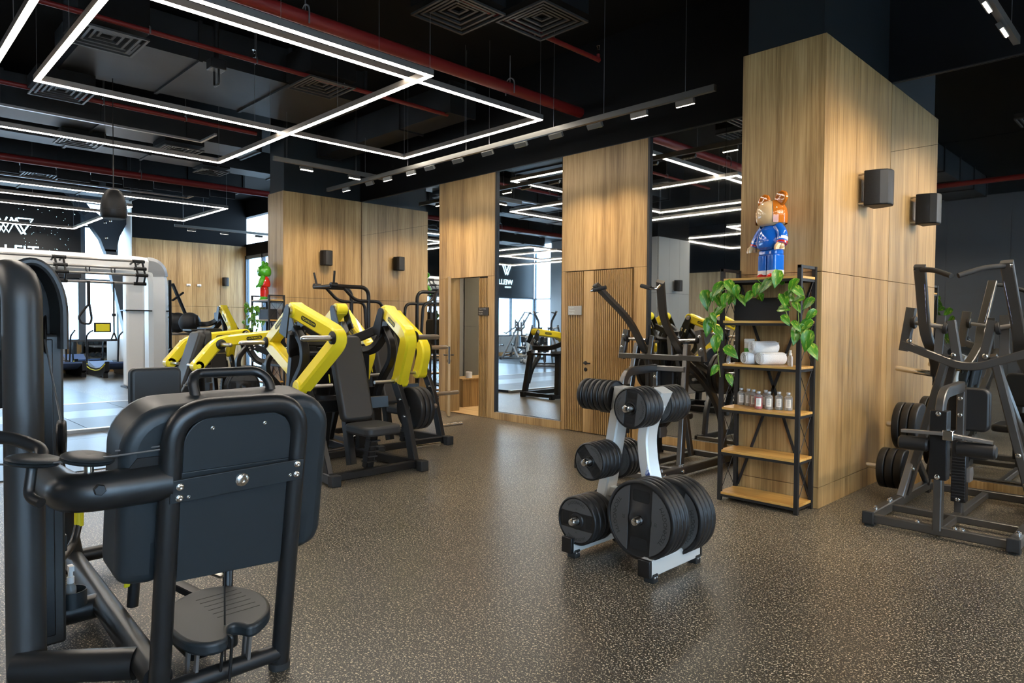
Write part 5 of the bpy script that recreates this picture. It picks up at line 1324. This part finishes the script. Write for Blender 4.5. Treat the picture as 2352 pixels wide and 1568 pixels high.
# ---- wall loudspeakers
def wall_speaker(o, n, s, w_, h_, d_, label):
    """o: point on the wall at the speaker's centre; n: wall normal; s: sideways"""
    o, n, s = V(o), V(n), V(s); t = thing('wall_speaker', label, 'speaker', o)
    prof = [(-w_/2,.05),(-w_/2,.075),(-w_*.42,d_*.72),(-w_*.30,d_*.94),(-w_*.12,d_),(w_*.12,d_),(w_*.30,d_*.94),(w_*.42,d_*.72),(w_/2,.075),(w_/2,.05)]
    sgn = 1 if s.cross(n).z > 0 else -1
    p = prof if sgn > 0 else [(a, b) for a, b in prof]
    ob('cabinet', MB().prism(p, o-V((0,0,h_/2))*sgn, s, n, h_), M_SPK, t, bev=.008)
    ob('grille', MB().prism([(a*1.004, b+.0015) for a, b in prof[2:-2]]+[(w_*.40,d_*.70),(-w_*.40,d_*.70)], o-V((0,0,h_/2-.012))*sgn, s, n, h_-.024), M_BLACKM, t)
    ob('bracket', MB().tube([o+s*w_*.36+V((0,0,h_*.42)), o+s*w_*.36+n*.05+V((0,0,h_*.42)), o+s*w_*.36+n*.05-V((0,0,h_*.42)), o+s*w_*.36-V((0,0,h_*.42))], .008, .012, 8), M_STEEL, t)
    ob('bracket', MB().tube([o-s*w_*.36+V((0,0,h_*.42)), o-s*w_*.36+n*.05+V((0,0,h_*.42)), o-s*w_*.36+n*.05-V((0,0,h_*.42)), o-s*w_*.36-V((0,0,h_*.42))], .008, .012, 8), M_STEEL, t)
    ob('wall_plate', MB().bar(o+n*.004-V((0,0,h_*.3)), o+n*.004+V((0,0,h_*.3)), .06, .008, n), M_STEEL, t)
wall_speaker((-2.06,6.17,2.555), (1,0,0), (0,1,0), .24, .29, .235, 'black wall loudspeaker on the side of the right timber column')
wall_speaker((-10.98,6.12,2.54), (1,0,0), (0,1,0), .21, .26, .20, 'black wall loudspeaker on the side of the distant left timber column')
wall_speaker((-20.09,8.0,2.56), (1,0,0), (0,1,0), .18, .25, .17, 'black wall loudspeaker on the far timber wall')
wall_speaker((-9.575,-1.5,2.4), (1,0,0), (0,1,0), .22, .28, .2, 'black wall loudspeaker on the grey column seen in the mirror')
for y, l in ((6.98,'small white sensor box on the far timber wall, left of two'),(7.27,'small white sensor box on the far timber wall, right of two')):
    s_ = thing('wall_sensor', l, 'sensor', (-20.09,y,2.43)); ob('case', MB().box((-20.09,y-.055,2.40),(-20.04,y+.055,2.46)), M_PLASTW, s_, bev=.008); ob('sensor_lens', MB().box((-20.04,y-.03,2.405),(-20.036,y+.03,2.425)), M_GUNL, s_)
# ================================================================= white training rig, racks and cardio far left
rig = thing('training_rig', 'big white arched training rig with black and steel bars on the left', 'training rig', (-16.2,4.5,0))
ob('arch_beam', MB().rtube([(-16.35,5.0,.02),(-16.35,5.0,2.60),(-16.35,-.6,2.60)], .40, .44, .42, (1,0,0), 10, .2), M_WHITEP, rig)
ob('arch_corner', MB().sweep(fillet([(-16.347,5.0,2.16),(-16.347,5.0,2.60),(-16.347,4.45,2.60)], .42, 10)[1:-1], rprof(.404,.445,.2), (1,0,0)), mat('rig_grey', (.30,.30,.295), .4), rig)
ob('near_post', MB().box((-16.15,4.27,.02),(-15.85,4.63,2.40)), M_WHITEP, rig, bev=.05, seg=3)
ob('far_end_post', MB().box((-16.5,-.8,.02),(-16.2,-.4,2.6)), M_WHITEP, rig, bev=.05, seg=3)
for x, y0, y1 in ((-16.0,4.25,4.70),(-16.35,4.78,5.22)): ob('base_plate', MB().box((x-.25,y0,0),(x+.25,y1,.03)), M_BLACK, rig)
for x, y0, y1 in ((-16.0,4.24,4.70),(-16.35,4.76,5.22)): ob('strap_band', MB().box((x-.22,y0,1.62),(x+.20,y1,1.645)), M_BLACK, rig, smooth=False)
for dx, z in ((0,2.66),(.12,2.50),(.22,2.36),(.10,2.19)):
    ob('hanging_bar', MB().tube([(-15.8+dx,-.3,z),(-15.8+dx,4.45,z)], .026, n=10), M_GUNL, rig)
for y in (.05,1.5,3.0,4.42):
    for dy in (0,.14):
        ob('hanger_frame', MB().tube([(-16.1,y+dy,2.62),(-15.8,y+dy,2.68),(-15.68,y+dy,2.50),(-15.58,y+dy,2.36),(-15.70,y+dy,2.17)], .021, n=6), M_BLACK, rig)
    for dx, z in ((0,2.66),(.12,2.50),(.22,2.36),(.10,2.19)): ob('bar_sleeve', MB().cyl((-15.8+dx,y-.05,z),(-15.8+dx,y+.19,z),.036,10), M_BLACK, rig)
for y in (3.5,3.95): ob('strap_hook', MB().tube([(-15.68,y,2.48),(-15.66,y,2.40),(-15.66,y+.06,2.36),(-15.66,y+.06,2.48)], .012, .02), M_BLACK, rig)
sw = thing('suspension_strap', 'black suspension strap with loop handle hanging from the white rig', 'strap', (-15.6,3.53,1.3), 'suspension straps')
ob('webbing', MB().box((-15.62,3.50,1.72),(-15.61,3.56,2.2)), M_BLACK, sw); ob('loop', MB().tube([(-15.615,3.53,1.74),(-15.615,3.35,1.48),(-15.615,3.40,1.36),(-15.615,3.55,1.34),(-15.615,3.58,1.45),(-15.615,3.54,1.74)], .022, .05, 8), M_BLACK, sw)
sw = thing('suspension_strap', 'thin black suspension strap hanging in front of the tall window', 'strap', (-15.6,3.98,1.2), 'suspension straps')
ob('webbing', MB().box((-15.62,3.96,1.15),(-15.61,3.99,2.2)), M_BLACK, sw); ob('buckle', MB().box((-15.63,3.94,1.5),(-15.6,4.01,1.56)), M_BLACK, sw)
ob('handle', MB().tube([(-15.615,3.97,1.16),(-15.615,3.92,1.02),(-15.615,4.02,1.02),(-15.615,3.98,1.16)], .016, .02, 8), M_BLACK, sw)
# storage rack beside the rig
XR = -17.2
rk = thing('storage_rack', 'black ladder-sided storage rack with exercise balls beside the white rig', 'rack', (XR,5.7,0))
for x in (XR,XR-.55):
    for y in (5.22,): ob('upright', MB().bar((x,y,0),(x,y,2.42), .09, .06), M_BLACK, rk)
    ob('upright', MB().bar((x,5.56,0),(x,5.56,2.38), .07, .05), M_BLACK, rk)
ob('upright', MB().bar((XR,6.45,0),(XR,6.45,1.2), .07, .05), M_BLACK, rk); ob('upright', MB().bar((XR-.55,6.45,0),(XR-.55,6.45,1.2), .07, .05), M_BLACK, rk)
for z in (2.27,2.02,1.76,1.5): ob('rung', MB().cyl((XR,5.22,z),(XR,5.56,z),.018,10), M_STEEL, rk)
ob('diagonal_brace', MB().bar((XR,5.62,2.3),(XR-.1,6.0,1.45), .08, .05), M_BLACK, rk); ob('diagonal_brace', MB().bar((XR,5.62,1.9),(XR-.1,5.9,2.1), .05, .04), M_BLACK, rk)
for z in (1.125,.62,.22):
    ob('tray', MB().box((XR-1.15,5.60,z-.05),(XR+.03,6.48,z)), M_GUNL, rk, bev=.015)
for i, (y, x) in enumerate(((5.86,-18.0),(5.84,-17.5),(5.94,-17.0))):
    b = ob('exercise_ball', MB().ball((0,0,0), .245, 32), M_BLACKM); b.location = (x,y,1.375)
    tag(b, 'glossy black exercise ball on the rack, '+('leftmost of three','middle of three','rightmost of three')[i], 'ball', 'exercise balls on the rack')
def dumbbell(c, ang, r, label):
    t = thing('dumbbell', label, 'dumbbell', c, 'dumbbells on the rack'); c = V(c); d = V((math.cos(ang),math.sin(ang),0))
    ob('handle', MB().cyl(c-d*.07, c+d*.07, .016, 10), M_CHROME, t)
    for s in (-1,1): ob('weight_head', MB().cyl(c+d*s*.07, c+d*s*.15, r, 16), M_BLACK, t)
for i in range(5):
    dumbbell((-17.1,5.50+.15*i,.70), .15, .075, 'black round dumbbell on the upper tray of the ball rack, number %s from the left' % ('one','two','three','four','five')[i])
    dumbbell((-17.1,5.56+.15*i,.30), .15, .075, 'black round dumbbell on the lower tray of the ball rack, number %s from the left' % ('one','two','three','four','five')[i])
# curved treadmills in front of the windows
def treadmill(o, label):
    t = thing('treadmill', label, 'treadmill', o, 'curved treadmills'); ox, oy, oz = o
    path = [(-.95,.34),(-.8,.27),(-.4,.21),(.1,.20),(.5,.24),(.8,.33),(.95,.40)]
    n = len(path); w_ = .27
    def strip(y0, y1, dz, th):
        mb = MB(); vs = []
        for x, z in path: vs += [(ox+x,oy+y0,z+dz),(ox+x,oy+y1,z+dz),(ox+x,oy+y1,z+dz-th),(ox+x,oy+y0,z+dz-th)]
        fs = [[0,1,2,3],[4*n-4,4*n-3,4*n-2,4*n-1]]
        for i in range(n-1):
            for k in range(4): fs.append([4*i+k,4*i+(k+1)%4,4*i+4+(k+1)%4,4*i+4+k])
        return mb.add(vs, fs)
    ob('running_belt', strip(-w_,w_,0,.04), M_BELT, t)
    for s in (-1,1):
        a, b = sorted((s*w_,s*(w_+.10)))
        ob('side_rail', strip(a,b,.015,.24), M_BLACK, t, bev=.01)
        ob('yellow_stripe', MB().tube([(ox+x,oy+s*(w_+.105),z-.05) for x, z in path], .012, n=6), M_YELT, t)
        ob('foot', MB().box((ox-.85,oy+s*.33-.05,0),(ox-.7,oy+s*.33+.05,.1)), M_BLACK, t); ob('foot', MB().box((ox+.7,oy+s*.33-.05,0),(ox+.85,oy+s*.33+.05,.12)), M_BLACK, t)
        ob('handrail', MB().tube([(ox-.8,oy+s*.36,.2),(ox-.75,oy+s*.38,1.0),(ox-.4,oy+s*.38,1.12),(ox-.2,oy+s*.36,1.15)], .022, .12), M_BLACK, t)
    ob('console', MB().box((ox-.80,oy-.2,1.10),(ox-.74,oy+.2,1.36)), M_BLACK, t, bev=.01); ob('screen', MB().box((ox-.739,oy-.16,1.13),(ox-.736,oy+.16,1.32)), M_YELT, t)
treadmill((-19.75,4.95,0), 'curved treadmill with blue belt and yellow edge in front of the tall window')
treadmill((-20.3,3.95,0), 'curved treadmill with yellow edge partly hidden by the foreground machine')
def bike(o, label):
    t = thing('exercise_bike', label, 'exercise bike', o, 'exercise bikes by the windows'); x, y, z = o
    ob('flywheel', MB().cyl((x,y-.03,.32),(x,y+.03,.32),.24,28), M_BLACK, t)
    ob('frame', MB().tube([(x+.35,y,.45),(x,y,.32),(x-.5,y,.5)], .03), M_WHITEP, t); ob('seat_post', MB().tube([(x-.35,y,.4),(x-.45,y,.95)], .025), M_BLACK, t)
    ob('saddle', MB().prism([(-.14,-.02),(-.14,.02),(.05,.09),(.14,.07),(.14,-.07),(.05,-.09)], (x-.45,y,.95), (-1,0,0), (0,-1,0), .05), M_BLACK, t, bev=.015)
    ob('handle_post', MB().tube([(x+.3,y,.45),(x+.4,y,1.15)], .025), M_BLACK, t); ob('handlebar', MB().tube([(x+.6,y-.2,1.2),(x+.4,y-.22,1.18),(x+.4,y+.22,1.18),(x+.6,y+.2,1.2)], .018, .06), M_BLACK, t)
    ob('foot_bar', MB().cyl((x-.5,y-.25,.04),(x-.5,y+.25,.04),.035,10), M_BLACK, t); ob('foot_bar', MB().cyl((x+.45,y-.25,.04),(x+.45,y+.25,.04),.035,10), M_BLACK, t)
    ob('strut', MB().tube([(x-.5,y,.5),(x-.5,y,.05)], .03), M_BLACK, t); ob('strut', MB().tube([(x+.35,y,.45),(x+.45,y,.05)], .03), M_BLACK, t)
    ob('tablet', MB().box((x+.42,y-.1,1.25),(x+.44,y+.1,1.42)), M_YELT, t)
bike((-19.3,3.2,0), 'upright exercise bike behind the suspension strap')
for i, (x, y) in enumerate(((-19.2,1.2),(-19.2,-.4),(-19.2,-2.0))): bike((x,y,0), 'exercise bike by the left windows, hidden behind the foreground machine, number %s' % ('one','two','three')[i])

# ================================================================= equipment behind the camera, shown by the mirrors
def mirror_copy(src, loc, rz, label): return clone(src, loc, rz, label)
mirror_copy(tree, (-16.8,-3.6,0), .6, 'weight tree in the back room reflected in the middle mirror')
mirror_copy(m5, (-15.2,-2.7,0), 2.4, 'pulldown machine in the back room reflected in the middle mirror')
mirror_copy(m6, (-18.6,-5.2,0), 1.2, 'pulldown machine by the back windows reflected in the middle mirror')
mirror_copy(m5, (-8.0,-5.6,0), PI, 'pulldown machine at the back wall reflected beside the right shelf')
mirror_copy(p2, (.6,-6.2,0), PI*.5, 'yellow press at the back wall reflected near the right edge')
bn = thing('weight_bench', 'flat black weight bench standing near the camera, reflected in the right mirror', 'bench', (-.4,2.9,0))
ob('bench_pad', MB().prism(rrect(-.6,-.15,.6,.15,.05), (1.6,-2.2,.40), (1,0,0), (0,1,0), .08), M_VINYL, bn, bev=.02, seg=3)
for x in (1.15,2.05): ob('bench_leg', MB().bar((x,-2.2,.03),(x,-2.2,.4), .06, .06), M_GUN, bn); ob('bench_foot', MB().bar((x,-2.45,.03),(x,-1.95,.03), .06, .06), M_GUN, bn)
